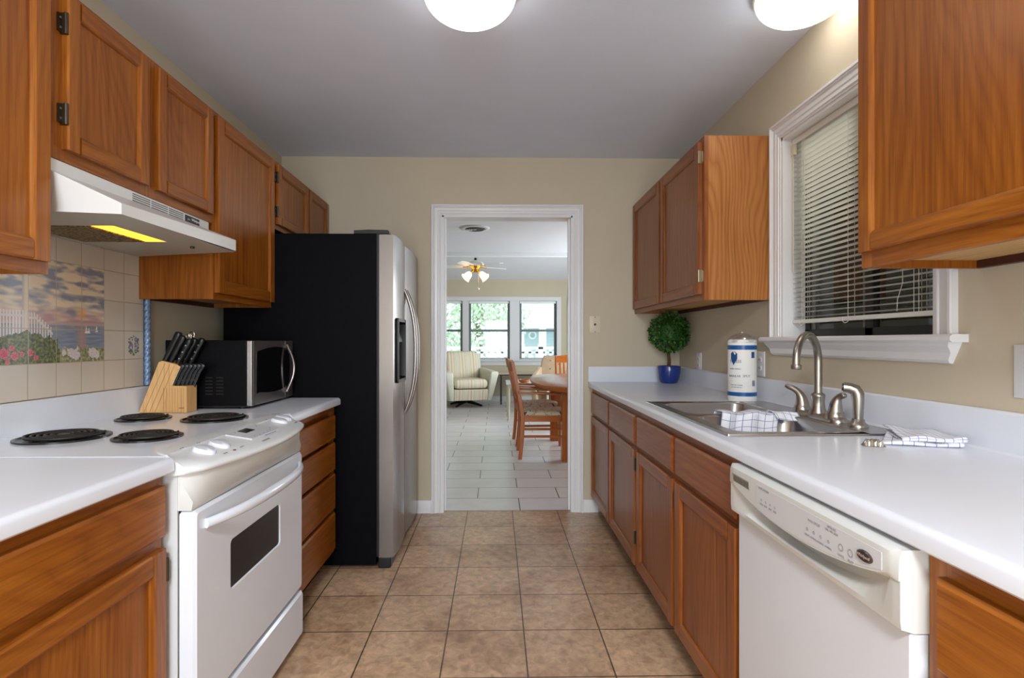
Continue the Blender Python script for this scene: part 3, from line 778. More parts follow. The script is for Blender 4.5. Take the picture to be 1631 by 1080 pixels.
outlet('white outlet on the right wall behind the paper towel roll', XR, 2.560, 1.065, w=0.075)
tsw = thing('wall_switch', 'wide plain white cover plate on the right wall at the right edge', 'wall plate', (XR, 1.26, 1.10))
bm = BM(); plate(bm, XR, 1.235, 1.100, 0.12, 0.128); obj('cover_plate', bm, M_plate, tsw)
tj = thing('wall_jack', 'almond jack plate with centre post on the back wall right of the doorway', 'wall plate', (0.678, YB, 1.289))
bm = BM(); M_alm = mat('almond_plastic', (212, 202, 178), 0.4)
r = [[(0.678 + sx*a, YB - h, 1.289 + sz*b) for sx, sz in ((-1,-1),(1,-1),(1,1),(-1,1))] for a, b, h in ((.038, .058, 0), (.038, .058, .004), (.035, .055, .006))]
loft(bm, r); obj('cover_plate', bm, M_alm, tj)
bm = BM(); lathe(bm, [(0.0001, -.014), (.004, -.014), (.004, -.009), (.008, -.009), (.008, 0)], (0.678, YB - .004, 1.289), 12, axis='Y'); obj('jack_post', bm, M_hinge, tj)
for dz in (-.050, .050):
    bm = BM(); lathe(bm, [(0.0001, -.0035), (.0032, -.003), (.0035, 0)], (0.678, YB - .005, 1.289 + dz), 10, axis='Y')
    obj('screw', bm, M_hinge, tj)

# ================================================================ ceiling dome lamps
def dome(label, x, y, r, drop):
    t = thing('ceiling_lamp', label, 'ceiling lamp', (x, y, ZC), 'kitchen ceiling dome lamps')
    bm = BM(); lathe(bm, [(0.0001, ZC - .001), (r*1.02, ZC - .001), (r*1.04, ZC - .022), (r*0.97, ZC - .030), (0.0001, ZC - .03)], (x, y, 0), 48); obj('rim', bm, mat('lamp_rim', (205, 200, 190), 0.4), t)
    bm = BM(); pr = [(r*math.cos(a), ZC - 0.024 - (drop - .024)*math.sin(a)) for a in [i/14*PI/2 for i in range(15)]]
    pr[-1] = (0.0001, ZC - drop)
    lathe(bm, pr, (x, y, 0), 48); obj('dome_shade', bm, M_dome, t, angle=80)
dome('glowing white dome lamp at the top centre of the ceiling', -0.094, 1.93, 0.165, 0.118)
dome('glowing white dome lamp on the ceiling above the sink window, top right', 1.090, 1.905, 0.157, 0.118)

# ================================================================ range hood
ht = thing('range_hood', 'white under-cabinet range hood with a lit yellow lamp strip', 'range hood', (-1.3, 1.8, 1.51))
HY0, HY1 = 1.421, 2.222
ztop = 1.650
bm = BM()
xf = -1.152; xl = -1.000; LY0, LY1 = 1.462, 2.100
xw = XL + 0.010
# outer shell: body front, sloped apron, lip
A = [(xf, HY0, ztop), (xf, HY1 - .03, ztop)]
B = [(xf, HY0, 1.616), (xf, HY1 - .03, 1.606)]
Cc = [(xl, LY0, 1.542), (xl, LY1, 1.562)]
Dd = [(xl, LY0, 1.512), (xl, LY1, 1.520)]
quad(bm, [A[0], A[1], B[1], B[0]]); quad(bm, [B[0], B[1], Cc[1], Cc[0]]); quad(bm, [Cc[0], Cc[1], Dd[1], Dd[0]])
W0 = (xw, HY0, ztop); W1 = (xw, HY1 - .03, ztop)
quad(bm, [W0, A[0], A[1], W1])
W0b = (xw, HY0, 1.520); W1b = (xw, HY1, 1.520)
bm.faces.new([bm.verts.new(p) for p in (W0, A[0], B[0], Cc[0], Dd[0], W0b)])
bm.faces.new([bm.verts.new(p) for p in (W1, A[1], B[1], Cc[1], Dd[1], W1b)])
quad(bm, [W0, W1, W1b, W0b])
bmesh.ops.remove_doubles(bm, verts=bm.verts[:], dist=1e-5)
obj('hood_shell', bm, mat('hood_white', (214, 214, 212), 0.3, coat=0.2), ht, bevel=0.003)
# underside tray with recess
bm = BM(); zt_ = 1.530
out = [(xw + .002, HY0 + .003), (xl - .004, LY0 + .002), (xl - .004, LY1 - .002), (xw + .002, HY1 - .005)]
inn = [(-1.430, 1.640), (-1.145, 1.640), (-1.145, 1.905), (-1.430, 1.905)]
def ringz(pts, z): return [(x, y, z) for x, y in pts]
loft(bm, [ringz(out, zt_ - .014), ringz(inn, zt_ - .012), ringz([(x * .999 + (-.001), y) for x, y in inn], zt_ + .030)], caps=False)
quad(bm, ringz(inn, zt_ + .030))
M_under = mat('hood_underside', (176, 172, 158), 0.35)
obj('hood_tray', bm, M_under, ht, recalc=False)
bm = BM(); box(bm, -1.428, -1.222, 1.644, 1.901, zt_ - .013, zt_ - .003)
mf = bpy.data.materials.new('grease_filter_mesh'); mf.use_nodes = True; nt = mf.node_tree; b = nt.nodes['Principled BSDF']
tc = nt.nodes.new('ShaderNodeTexCoord'); vo = nt.nodes.new('ShaderNodeTexVoronoi'); vo.inputs['Scale'].default_value = 130; nt.links.new(tc.outputs['Object'], vo.inputs['Vector'])
cr = nt.nodes.new('ShaderNodeValToRGB'); cr.color_ramp.elements[0].color = lin((210, 180, 120)); cr.color_ramp.elements[1].color = lin((60, 48, 30)); cr.color_ramp.elements[1].position = 0.7
nt.links.new(vo.outputs['Distance'], cr.inputs[0]); nt.links.new(cr.outputs[0], b.inputs['Base Color']); b.inputs['Metallic'].default_value = 0.75; b.inputs['Roughness'].default_value = 0.35
bp = nt.nodes.new('ShaderNodeBump'); bp.inputs['Strength'].default_value = 0.9; bp.inputs['Distance'].default_value = 0.004; nt.links.new(vo.outputs['Distance'], bp.inputs['Height']); nt.links.new(bp.outputs[0], b.inputs['Normal'])
obj('grease_filter', bm, mf, ht)
bm = BM(); box(bm, -1.216, -1.149, 1.644, 1.901, zt_ - .011, zt_ + .004)
obj('lamp_lens', bm, mat('hood_lamp_lens', (250, 200, 90), 0.4, emit=(255, 190, 50), es=1.3), ht)
bm = BM(); lathe(bm, [(0.0001, 0), (.008, 0), (.008, .006), (.0045, .006), (.0045, .002)], (-1.10, 1.98, zt_ - .021), 16); obj('hole_grommet', bm, M_hinge, ht)
bm = BM()   # vent louvre slots
fyz = lambda y, z: (xf + .0008, y, z)
for ys in ((1.735, 1.822), (1.830, 1.918), (1.926, 2.012)):
    for zz in (1.641, 1.634, 1.627, 1.620): box(bm, xf - .001, xf + .0012, ys[0], ys[1], zz - .0014, zz + .0014)
obj('vent_slot', bm, mat('vent_grey', (104, 104, 98), 0.6), ht)
bm = BM(); box(bm, xf - .001, xf + .003, 2.025, 2.118, 1.6125, 1.6425); sp = obj('switch_panel', bm, M_blackp, ht, bevel=.001)
bm = text_bm('Whirlpool', 0.014, (xf + .0034, 2.092, 1.631), (0, 1, 0), (0, 0, 1)); text_bm('0  1', 0.009, (xf + .0034, 2.045, 1.628), (0, 1, 0), (0, 0, 1), bm=bm)
obj('lettering', bm, M_plate, sp, smooth=False)

# ================================================================ electric range
rt = thing('electric_range', 'white slide-in electric range with four black coil burners', 'stove', (-1.1, 1.75, 0))
RY0, RY1 = 1.372, 2.132
bm = BM(); box(bm, XL + 0.023, -0.800, RY0, RY1, 0.03, 0.872)
for y in (RY0 + .04, RY1 - .04):
    for x in (-1.38, -0.86): lathe(bm, [(0.0001, 0), (.018, 0), (.018, .031)], (x, y, 0), 12)
obj('range_body', bm, mat('range_side_enamel', (205, 208, 210), 0.3), rt)
ZK = 0.8862
bm = BM()
yk0, yk1 = 1.360, 2.158
pts = []
def arcpts(): 
    o = [(XL + .0215, yk0), (-0.825, yk0), (-0.850, yk0 + .030), (-0.885, yk0 + .10), (-0.889, 1.60), (-0.889, 1.92), (-0.880, yk1 - .10), (-0.845, yk1 - .03), (-0.815, yk1), (XL + .0215, yk1)]
    return o
o_ = arcpts()
loft(bm, [[(x, y, ZK - .0018) for x, y in o_], [(x, y, ZK) for x, y in o_]])
obj('cooktop', bm, M_white, rt)
def burner(x, y, r):
    bm = BM()
    prm = [(r, 0.0), (r, .005), (r*.93, .0055), (r*.90, .002), (r*.86, .001), (0.0001, .001)]
    lathe(bm, [(a, ZK + h) for a, h in prm], (x, y, 0), 48)
    bo = obj('drip_pan', bm, M_pan, rt)
    bm = BM(); turns = 5; N = 44 * turns; r0, r1 = r * .18, r * .83; pts = []
    for i in range(N + 1):
        t = i / N; rr = r0 + (r1 - r0) * t; a = t * turns * 2 * PI + 0.6
        pts.append((x + rr*math.cos(a), y + rr*math.sin(a), ZK + .0105))
    tube(bm, pts, 0.0046, 6, flat=0.9)
    obj('burner_coil', bm, M_coil, bo, angle=80)
    bm = BM(); lathe(bm, [(0.0001, ZK + .012), (r*.13, ZK + .012), (r*.14, ZK + .004)], (x, y, 0), 20)
    for k in range(3):
        a = 2*PI*k/3 + .4; tube(bm, [(x, y, ZK + .005), (x + r*.86*math.cos(a), y + r*.86*math.sin(a), ZK + .005)], .003, 6)
    obj('coil_bracket', bm, mat('bracket_steel', (60, 54, 50), 0.4, metal=0.6), bo)
burner(-1.283, 1.630, 0.118); burner(-1.035, 1.628, 0.092); burner(-1.300, 2.020, 0.090); burner(-1.035, 2.012, 0.112)
# control panel: sloped bowed console
def bow(t): return 0.058 * (1 - (2*t - 1)**2)
bm = BM(); NB = 28; rings = []
cy0, cy1 = 1.364, 2.1385
for i in range(NB + 1):
    t = i / NB; y = cy0 + (cy1 - cy0) * t; e = min(t, 1 - t)
    xb = -0.892 + 0.065 * max(0, 1 - e / 0.10)**1.6
    xf_ = -0.752 + bow(t) - (0.022 * max(0, 1 - e/0.05)**2)
    rings.append([(xb, y, ZK - .0018), (xb, y, ZK + .0005), (xb + .006, y, ZK + .003), (xb + .006 + (xf_-xb-.016)*.5, y, ZK - .0115), (xf_ - .010, y, ZK - .026), (xf_, y, ZK - .034), (xf_ + .001, y, ZK - .040), (xf_ - .004, y, ZK - .046), (-0.80, y, ZK - .05), (-0.84, y, ZK - .05), (-0.84, y, ZK - .0018)])
loft(bm, rings)
cp = obj('control_panel', bm, M_cream2, rt, angle=50)
bm = BM(); rings = []
for i in range(NB + 1):
    t = i / NB; y = cy0 + .010 + (cy1 - cy0 - .022) * t; e = min(t, 1 - t)
    a = -0.760 + bow(t)*.92 - (0.030 * max(0, 1 - e/0.06)**1.5)
    rings.append([(a, y, ZK - .047), (a - .002, y, ZK - .070), (-0.762 + bow(t)*.25, y, ZK - .118), (-0.766, y, ZK - .140), (-0.80, y, ZK - .140), (-0.80, y, ZK - .047)])
loft(bm, rings)
obj('console_fascia', bm, M_cream, rt, angle=50)
def ptop(y, s):   # point on the console top, s 0 (rear) .. 1 (front)
    t = (y - cy0) / (cy1 - cy0); xfr = -0.762 + bow(t); xb = -0.886
    x = xb + (xfr - xb) * s
    z = ZK + .003 - .029 * s
    return Vector((x, y, z))
def knob(y, s, ang):
    c = ptop(y, s); bm = BM(); R = 0.029; out = []
    for j in range(28):
        a = 2*PI*j/28; rr = R * (1 + 0.38 * max(0, math.cos(a))**8)
        out.append((rr*math.cos(a), rr*math.sin(a)))
    loft(bm, [[(p, q, 0) for p, q in out], [(p, q, .006) for p, q in out], [(p*.88, q*.88, .012) for p, q in out], [(p*.25, q*.25, .014) for p, q in out]])
    M = Matrix.Translation(c + Vector((0, 0, -.002))) @ Matrix.Rotation(math.radians(13), 4, 'Y') @ Matrix.Rotation(ang, 4, 'Z')
    bmesh.ops.transform(bm, matrix=M, verts=bm.verts[:]); obj('knob', bm, M_white, cp, angle=50)
knob(1.495, .55, -.5); knob(1.572, .52, -.5); knob(2.030, .50, -.5); knob(2.100, .48, -.5)
ux = (ptop(1.76, .9) - ptop(1.76, .2)).normalized(); uy = Vector((0, 1, 0)); un = ux.cross(uy)
def on_panel(y, s, dn=.0): return ptop(y, s) + un * dn
bm = BM(); c = on_panel(1.79, .50); hw, hh = .105, .042
loft(bm, [[c + uy*a*hw + ux*b*hh + un*h for a, b in ((-1,-1),(1,-1),(1,1),(-1,1))] for h in (-.004, .0040)])
kp = obj('keypad', bm, mat('keypad_grey', (200, 202, 208), 0.3), cp)
bm = BM(); c = on_panel(1.775, .40); loft(bm, [[c + uy*a*.030 + ux*b*.015 + un*h for a, b in ((-1,-1),(1,-1),(1,1),(-1,1))] for h in (-.002, .0058)])
obj('clock_display', bm, mat('clock_lcd', (34, 38, 34), 0.2), kp)
bm = BM(); tdir = uy; tup = -ux
for k, (yy, ss) in enumerate(((1.72, .68), (1.75, .70), (1.78, .70), (1.81, .70), (1.84, .68), (1.72, .35), (1.86, .38), (1.87, .62))):
    text_bm('+', .010, on_panel(yy, ss, .0054), tdir, tup, bm=bm)
text_bm('CLOCK  TIMER  BAKE  BROIL  CLEAN', .0052, on_panel(1.79, .80, .0054), tdir, tup, bm=bm)
obj('key_marks', bm, mat('print_blue', (110, 110, 160), 0.5), kp, smooth=False)
bm = text_bm('FRIGIDAIRE', .0105, on_panel(1.70, .93, .0045), tdir, tup)
for yy in (1.475, 1.55, 2.01, 2.08): text_bm('HI  LO', .006, on_panel(yy, .25, .003), tdir, tup, bm=bm)
for yy, ss in ((1.50, .90), (1.585, .86), (2.06, .88)): text_bm('SURFACE', .005, on_panel(yy, ss, .003), tdir, tup, bm=bm)
obj('panel_print', bm, mat('print_grey', (120, 118, 116), 0.5), cp, smooth=False)
bm = BM(); c = on_panel(1.545, .88, .001); lathe(bm, [(0.004, 0), (0.0035, .002), (0.0001, .0025)], c, 10); obj('indicator_light', bm, mat('red_indicator', (96, 20, 18), 0.3), cp); bm = BM(); c = on_panel(2.075, .88, .001); lathe(bm, [(0.004, 0), (0.0035, .002), (0.0001, .0025)], c, 10)
obj('indicator_light', bm, mat('red_indicator', (96, 20, 18), 0.3), cp)
# oven door with window, drawer
DXF = -0.757
bm = BM(); y0, y1, z0, z1 = RY0 + .004, RY1 - .004, 0.216, 0.744
wy0, wy1, wz0, wz1 = 1.556, 1.912, 0.462, 0.606
def rrect(y0, y1, z0, z1, r, n=4):
    p = []
    for cy, cz, a0 in ((y1-r, z1-r, 0), (y0+r, z1-r, 90), (y0+r, z0+r, 180), (y1-r, z0+r, 270)):
        for k in range(n+1):
            a = math.radians(a0 + 90*k/n); p.append((cy + r*math.cos(a), cz + r*math.sin(a)))
    return p
P1 = rrect(y0, y1, z0, z1, .012); P2 = rrect(y0+.008, y1-.008, z0+.008, z1-.008, .010)
Q1 = rrect(wy0, wy1, wz0, wz1, .014); Q2 = rrect(wy0+.003, wy1-.003, wz0+.003, wz1-.003, .012)
loft(bm, [[(DXF - .040, a, b) for a, b in P1], [(DXF - .007, a, b) for a, b in P1], [(DXF, a, b) for a, b in P2], [(DXF, a, b) for a, b in Q1], [(DXF - .004, a, b) for a, b in Q2], [(DXF - .012, a, b) for a, b in Q2]], caps=True)
od = obj('oven_door', bm, M_white, rt, angle=22)
bm = BM(); loft(bm, [[(DXF - .0115, a, b) for a, b in Q2], [(DXF - .004, a, b) for a, b in rrect(wy0+.0035, wy1-.0035, wz0+.0035, wz1-.0035, .012)]])
obj('oven_window', bm, M_oveng, od)
bm = BM(); pts = []
for i in range(25):
    t = i / 24; y = 1.418 + (2.088 - 1.418) * t; s = 1 - abs(2*t - 1)**3.2
    pts.append((DXF + .004 + .052 * s, y, 0.700 + .004*s))
tube(bm, pts, [0.013 + .004 * (1 - abs(2*i/24 - 1)) for i in range(25)], 12, flat=.8)
obj('oven_handle', bm, M_white, od, angle=80)
bm = BM(); P1 = rrect(RY0 + .004, RY1 - .004, .035, .205, .010); P2 = rrect(RY0 + .012, RY1 - .012, .043, .197, .008)
loft(bm, [[(DXF - .035, a, b) for a, b in P1], [(DXF - .003, a, b) for a, b in P1], [(DXF + .004, a, b) for a, b in P2]])
obj('storage_drawer', bm, M_white, rt, angle=22)
bm = BM(); box(bm, -0.803, -0.795, RY0 + .006, RY1 - .006, .206, .756); obj('door_gasket', bm, M_blackp, rt)

# ================================================================ refrigerator
ft = thing('refrigerator', 'black-sided stainless side-by-side refrigerator with a door dispenser', 'refrigerator', (-1.0, 3.25, 0))
FY0, FY1, FZ = 2.800, 3.668, 1.728
bm = BM(); box(bm, -1.400, -0.618, FY0, FY1, 0.02, FZ); obj('fridge_body', bm, M_blk, ft, bevel=.004)
bm = BM(); box(bm, -0.618, -0.606, FY0 + .006, FY1 - .006, 0.06, FZ); obj('door_gasket', bm, mat('fridge_gasket', (14, 14, 22), 0.5), ft)
bm = BM()
prism(bm, [(-0.735, FY0 + .004, FZ), (-0.735, FY0 + .004, FZ + .018), (-0.66, FY0 + .004, FZ + .022), (-0.560, FY0 + .004, FZ + .020), (-0.552, FY0 + .004, FZ + .012), (-0.552, FY0 + .004, FZ + .002), (-0.60, FY0 + .004, FZ)], (0, .05, 0))
obj('hinge_cover', bm, M_blackp, ft, bevel=.002); bm = BM()
prism(bm, [(-0.735, FY1 - .054, FZ), (-0.735, FY1 - .054, FZ + .018), (-0.560, FY1 - .054, FZ + .020), (-0.552, FY1 - .054, FZ + .002), (-0.60, FY1 - .054, FZ)], (0, .05, 0))
obj('hinge_cover', bm, M_blackp, ft, bevel=.002)
bm = BM(); box(bm, -0.612, -0.545, FY0 + .01, FY1 - .01, 0.0, .055); obj('toe_grille', bm, M_blackp, ft, bevel=.006)
ysplit = 3.150
def fdoor(a, b, cut=None):
    bm = BM(); n = 10; rings = []
    def xo(y):  # gentle crown on the front
        t = (y - a) / (b - a); return -0.532 + 0.014 * (1 - (2*t - 1)**2)
    ys = [a + (b - a)*i/n for i in range(n + 1)]
    if cut: ys = sorted(set(ys) | {cut[0], cut[1]})
    def column(ya, yb, z0, z1):
        v = [(-0.604, ya, z0), (xo(ya), ya, z0), (xo(yb), yb, z0), (-0.604, yb, z0)]
        prism(bm, v, (0, 0, z1 - z0))
    for ya, yb in zip(ys[:-1], ys[1:]):
        if cut and ya >= cut[0] - 1e-6 and yb <= cut[1] + 1e-6:
            column(ya, yb, .058, cut[2]); column(ya, yb, cut[3], FZ - .004)
        else: column(ya, yb, .058, FZ - .004)
    bmesh.ops.remove_doubles(bm, verts=bm.verts[:], dist=1e-5)
    # drop interior faces
    seen = {}
    for f in bm.faces[:]:
        k = tuple(sorted(v.index for v in f.verts)); seen.setdefault(k, []).append(f)
    bm.verts.index_update()
    seen = {}
    for f in bm.faces[:]:
        seen.setdefault(tuple(sorted(v.index for v in f.verts)), []).append(f)
    dead = [f for fs in seen.values() if len(fs) > 1 for f in fs]
    bmesh.ops.delete(bm, geom=dead, context='FACES')
    return obj('fridge_door', bm, M_steel2, ft, angle=30)
cut = (2.852, 3.085, 0.958, 1.290)
d1 = fdoor(FY0 + .002, ysplit - .003, cut); d2 = fdoor(ysplit + .003, FY1)
def fhandle(y, par, s):
    bm = BM(); pts = []
    for i in range(27):
        t = i / 26; z = 0.760 + (1.470 - .760) * t; q = 1 - abs(2*t - 1)**2.6
        pts.append((-0.528 + .066 * q, y + s*.012*q, z))
    tube(bm, pts, [.0105]*27, 10); obj('door_handle', bm, M_steel, par, angle=80)
fhandle(ysplit - .038, d1, -1); fhandle(ysplit + .038, d2, 1)
bm = BM(); y0, y1, z0, z1 = cut
loft(bm, [[(x, a, b) for a, b in rr] for x, rr in ((-0.520, rrect(y0 - .006, y1 + .006, z0 - .006, z1 + .006, .01)), (-0.512, rrect(y0 - .004, y1 + .004, z0 - .004, z1 + .004, .01)), (-0.512, rrect(y0 + .012, y1 - .012, z0 + .012, z1 - .012, .012)), (-0.590, rrect(y0 + .016, y1 - .016, z0 + .02, z1 - .016, .012)))], caps=False)
quad(bm, [(-0.590, y0 + .016, z0 + .016), (-0.590, y1 - .016, z0 + .016), (-0.590, y1 - .016, z1 - .016), (-0.590, y0 + .016, z1 - .016)])
dsp = obj('dispenser', bm, M_blackp, d1, angle=40)
bm = BM(); loft(bm, [[(-0.585 + .055*math.sin(k/6*PI/2)*1.0, y0 + .016, z1 - .02 - .10*(k/6)), (-0.585 + .055*math.sin(k/6*PI/2), y1 - .016, z1 - .02 - .10*(k/6)), (-0.588, y1 - .016, z1 - .02 - .10*(k/6)), (-0.588, y0 + .016, z1 - .02 - .10*(k/6))] for k in range(7)])
obj('dispenser_hood', bm, mat('silver_plastic', (150, 150, 152), 0.3, metal=0.5), d1)

# ================================================================ microwave
mt = thing('microwave', 'black and stainless microwave oven on the counter beside the refrigerator', 'microwave', (-1.22, 2.55, 0.884))
bm = BM(); MX0, MX1, MY0, MY1, MZ0, MZ1 = -1.405, -1.062, 2.322, 2.786, 0.898, 1.178
box(bm, MX0, MX1, MY0, MY1, MZ0, MZ1); obj('microwave_case', bm, mat('microwave_black', (9, 8, 11), 0.45, spec=0.12, bump=0.3, bscale=350), mt, bevel=.004)
bm = BM()
for x in (MX0 + .03, MX1 - .03):
    for y in (MY0 + .03, MY1 - .03): lathe(bm, [(0.0001, .8845), (.014, .8845), (.014, .899)], (x, y, 0), 12)
box(bm, MX0 + .01, MX1 - .002, MY0 + .004, MY1 - .004, .892, .899)
obj('foot', bm, M_blackp, mt)
bm = BM()
for yy in (-1.235, -1.190):
    for k in range(6): box(bm, yy, yy + .030, MY0 - .0008, MY0 + .002, .945 + k*.014, .951 + k*.014)
obj('vent_slot', bm, M_dark, mt)
bm = BM(); xm = -1.040; box(bm, MX1, xm, MY0, MY1, MZ0 - .002, MZ1 - .002); md = obj('microwave_door', bm, M_steel, mt, bevel=.003)
bm = BM(); wp = []
a0, a1 = MY0 + .050, MY1 - .075
wpts = [(a0, .945), (a0 - .004, .955), (a0 - .004, 1.120), (a0 + .004, 1.130)] + [(a0 + .02 + (a1 - a0 - .02)*k/8, 1.131 + .022*math.sin(k/8*PI)*.6 + .006*k/8) for k in range(9)] + [(a1 + .02, 1.125), (a1 + .03, 1.04), (a1 + .02, .965)] + [(a1 - (a1 - a0 - .02)*k/8, .950 - .018*math.sin(k/8*PI)*.6) for k in range(9)]
loft(bm, [[(xm - .002, a, b) for a, b in wpts], [(xm + .0015, a, b) for a, b in wpts]]); obj('door_window', bm, M_blackg, md)
for bb in ((xm - .001, xm + .0022, MY1 - .098, MY1 - .090, MZ0 + .002, 0.955), (xm - .001, xm + .0022, MY1 - .098, MY1 - .090, 1.13, MZ1 - .004), (xm, xm + .0016, MY0 + .016, MY0 + .020, MZ0, MZ1 - .004)):
    bm = BM(); box(bm, *bb); obj('door_seam', bm, mat('dark_seam', (90, 84, 80), 0.4, metal=0.6), md)
bm = BM(); pts = []
for i in range(19):
    t = i/18; pts.append((xm + .005 + .024*math.sin(t*PI), MY1 - .098 + .034*math.sin(t*PI), .925 + (1.158 - .925)*t))
tube(bm, pts, .0065, 10, flat=1.4); obj('door_handle', bm, M_steel, md, angle=80)

# ================================================================ knife block and knives
KY0, KY1 = 2.205, 2.300
kt = thing('knife_block', 'pale wood knife block with a small steak knife holder in front', 'knife block', (-1.34, 2.25, 0.884))
BW = wood('knife_block_pine', (190, 140, 84), (214, 168, 110), (232, 192, 138), 'Z', 0.5, fine=0.5, rings=0.1)
z0 = 0.8848
# local frame: slanted block rises to the upper right (towards the aisle)
bm = BM(); pb = [(-1.440, z0), (-1.352, z0), (-1.272, 1.070), (-1.285, 1.078), (-1.345, 1.094), (-1.360, 1.090)]
prism(bm, [(x, KY0, z) for x, z in pb], (0, KY1 - KY0, 0)); obj('slanted_block', bm, BW, kt, bevel=.002)
bm = BM()
for f in (.25, .5, .75):
    xa = -1.440 + .088*f; xb = -1.352 + .075*f
    prism(bm, [(xa - .001, KY0 - .0006, z0 + .002), (xa + .001, KY0 - .0006, z0 + .002), (xb + .001, KY0 - .0006, 1.090 - .016*f), (xb - .001, KY0 - .0006, 1.090 - .016*f)], (0, .002, 0))
obj('glue_line', bm, mat('glue_brown', (172, 124, 76), 0.6), kt)
bm = BM(); prism(bm, [(x, KY0 - .004, z) for x, z in [(-1.350, z0), (-1.246, z0), (-1.246, .992), (-1.312, .994), (-1.316, .985)]], (0, .075, 0)); sh = obj('steak_knife_holder', bm, wood('knife_holder_pine', (184, 134, 78), (208, 160, 102), (226, 184, 128), 'Z', 0.5, fine=1.2, rings=0.1), kt, bevel=.0015)
bm = BM()
for k in range(8): box(bm, -1.338 + k*.0115, -1.3372 + k*.0115, KY0 - .0046, KY0 - .0035, z0 + .002, .985)
obj('stave_line', bm, mat('glue_brown', (172, 124, 76), 0.6), kt)
bm = BM(); box(bm, -1.276, -1.255, KY0 - .0047, KY0 - .0038, .903, .9055); obj('brand_mark', bm, mat('burnt_mark', (96, 56, 28), 0.7), kt)
dk = Vector((.44, 0, .90)).normalized(); M_hdl = mat('knife_handle_black', (14, 14, 15), 0.35); M_rv = mat('steel_rivet', (205, 205, 205), 0.25, metal=0.8)
def knife(label, base, L, wd, th, group, name='kitchen_knife', d=dk, cat='knife', curve=0.0, rivets=True):
    t = thing(name, label, cat, base, group); b = Vector(base); side = Vector((d.z, 0, -d.x)); Y = Vector((0, 1, 0))
    bm = BM(); rings = []
    for k, f in ((0, .82), (.12, .78), (.35, .95), (.65, .92), (.88, 1.08), (.97, 1.0), (1.0, .6)):
        c = b + d*L*k + side*curve*math.sin(k*PI); h = wd*f/2
        rings.append([c + side*p*h + Y*q*th/2 for p, q in ((-1, -.6), (-.6, -1), (.6, -1), (1, -.6), (1, .6), (.6, 1), (-.6, 1), (-1, .6))])
    loft(bm, rings); ho = obj('handle', bm, M_hdl, t, angle=50)
    if rivets:
        bm = BM()
        for f in (.25, .5, .75): lathe(bm, [(0.0001, -.0012), (.0028, -.001), (.003, .0)], b + d*L*f + side*curve*math.sin(f*PI) - Y*(th/2), 10, axis='Y')
        obj('rivet', bm, M_rv, ho)
    bm = BM(); c = b - d*.055; rings = [[q + side*p*wd*.35 + Y*r*.001 for p, r in ((-1, -1), (1, -1), (1, 1), (-1, 1))] for q in (c, b + d*.004)]
    loft(bm, rings); obj('blade', bm, M_steel, t)
    return t
knife('thick black handled sharpening steel, leftmost and tallest in the knife block', (-1.347, KY0 + .020, 1.088), .135, .024, .022, None, 'sharpening_steel', cat='sharpening steel', rivets=False)
knife('long black handled knife beside the sharpening steel in the knife block', (-1.327, KY0 + .022, 1.082), .125, .022, .018, None, rivets=False)
knife('black handled knife leaning right at the front edge of the block top', (-1.303, KY0 + .030, 1.076), .118, .022, .018, None)
knife('black riveted knife in the back row of the block, in front of the microwave', (-1.300, KY0 + .062, 1.076), .120, .022, .018, None)
knife('rear black riveted knife farthest right in the knife block', (-1.283, KY0 + .082, 1.072), .125, .022, .018, None)
d2_ = Vector((.40, 0, .92)).normalized(); sk = None
for k in range(6):
    nm = 'black riveted steak knife in the small front holder, %s' % ('nearest the big block' if k == 0 else 'rightmost of the row' if k == 5 else ['', 'second from the big block', 'third from the big block', 'fourth from the big block', 'fifth from the big block'][k])
    bpos = (-1.309 + k*.0115, KY0 + .006 + k*.009, .990)
    if sk is None:
        sk = knife(nm, bpos, .098, .026, .010, 'steak knives', 'steak_knife', d=d2_, curve=-.004); base0 = Vector(bpos)
    else:
        c = copy_tree(sk); c.location = sk.location + (Vector(bpos) - base0); c['label'] = nm
t = thing('kitchen_scissors', 'chrome ringed scissors tip behind the tallest knife handle', 'scissors', (-1.318, KY0 + .05, 1.085))
bm = BM()
for s in (-1, 1):
    tube(bm, [(-1.262 + .011*math.cos(a) + s*.004, KY0 + .05 + s*.004, 1.196 + s*.004 + .013*math.sin(a)) for a in [i/16*2*PI for i in range(17)]], .0028, 6)
    tube(bm, [(-1.318, KY0 + .05, 1.080), (-1.268 + s*.003, KY0 + .05, 1.185)], .003, 6)
obj('finger_ring', bm, M_chrome, t)

# ================================================================ sink, faucet
st = thing('kitchen_sink', 'double bowl stainless steel sink set into the right countertop', 'sink', (0.94, 1.99, 0.896))
zc = 0.896
SX0, SX1, SY0, SY1 = 0.672, 1.212, 1.562, 2.425
def rr3(x0, x1, y0, y1, r, z, n=5):
    return [(a, b, z) for a, b in rrect(x0, x1, y0, y1, r, n)]
bm = BM()
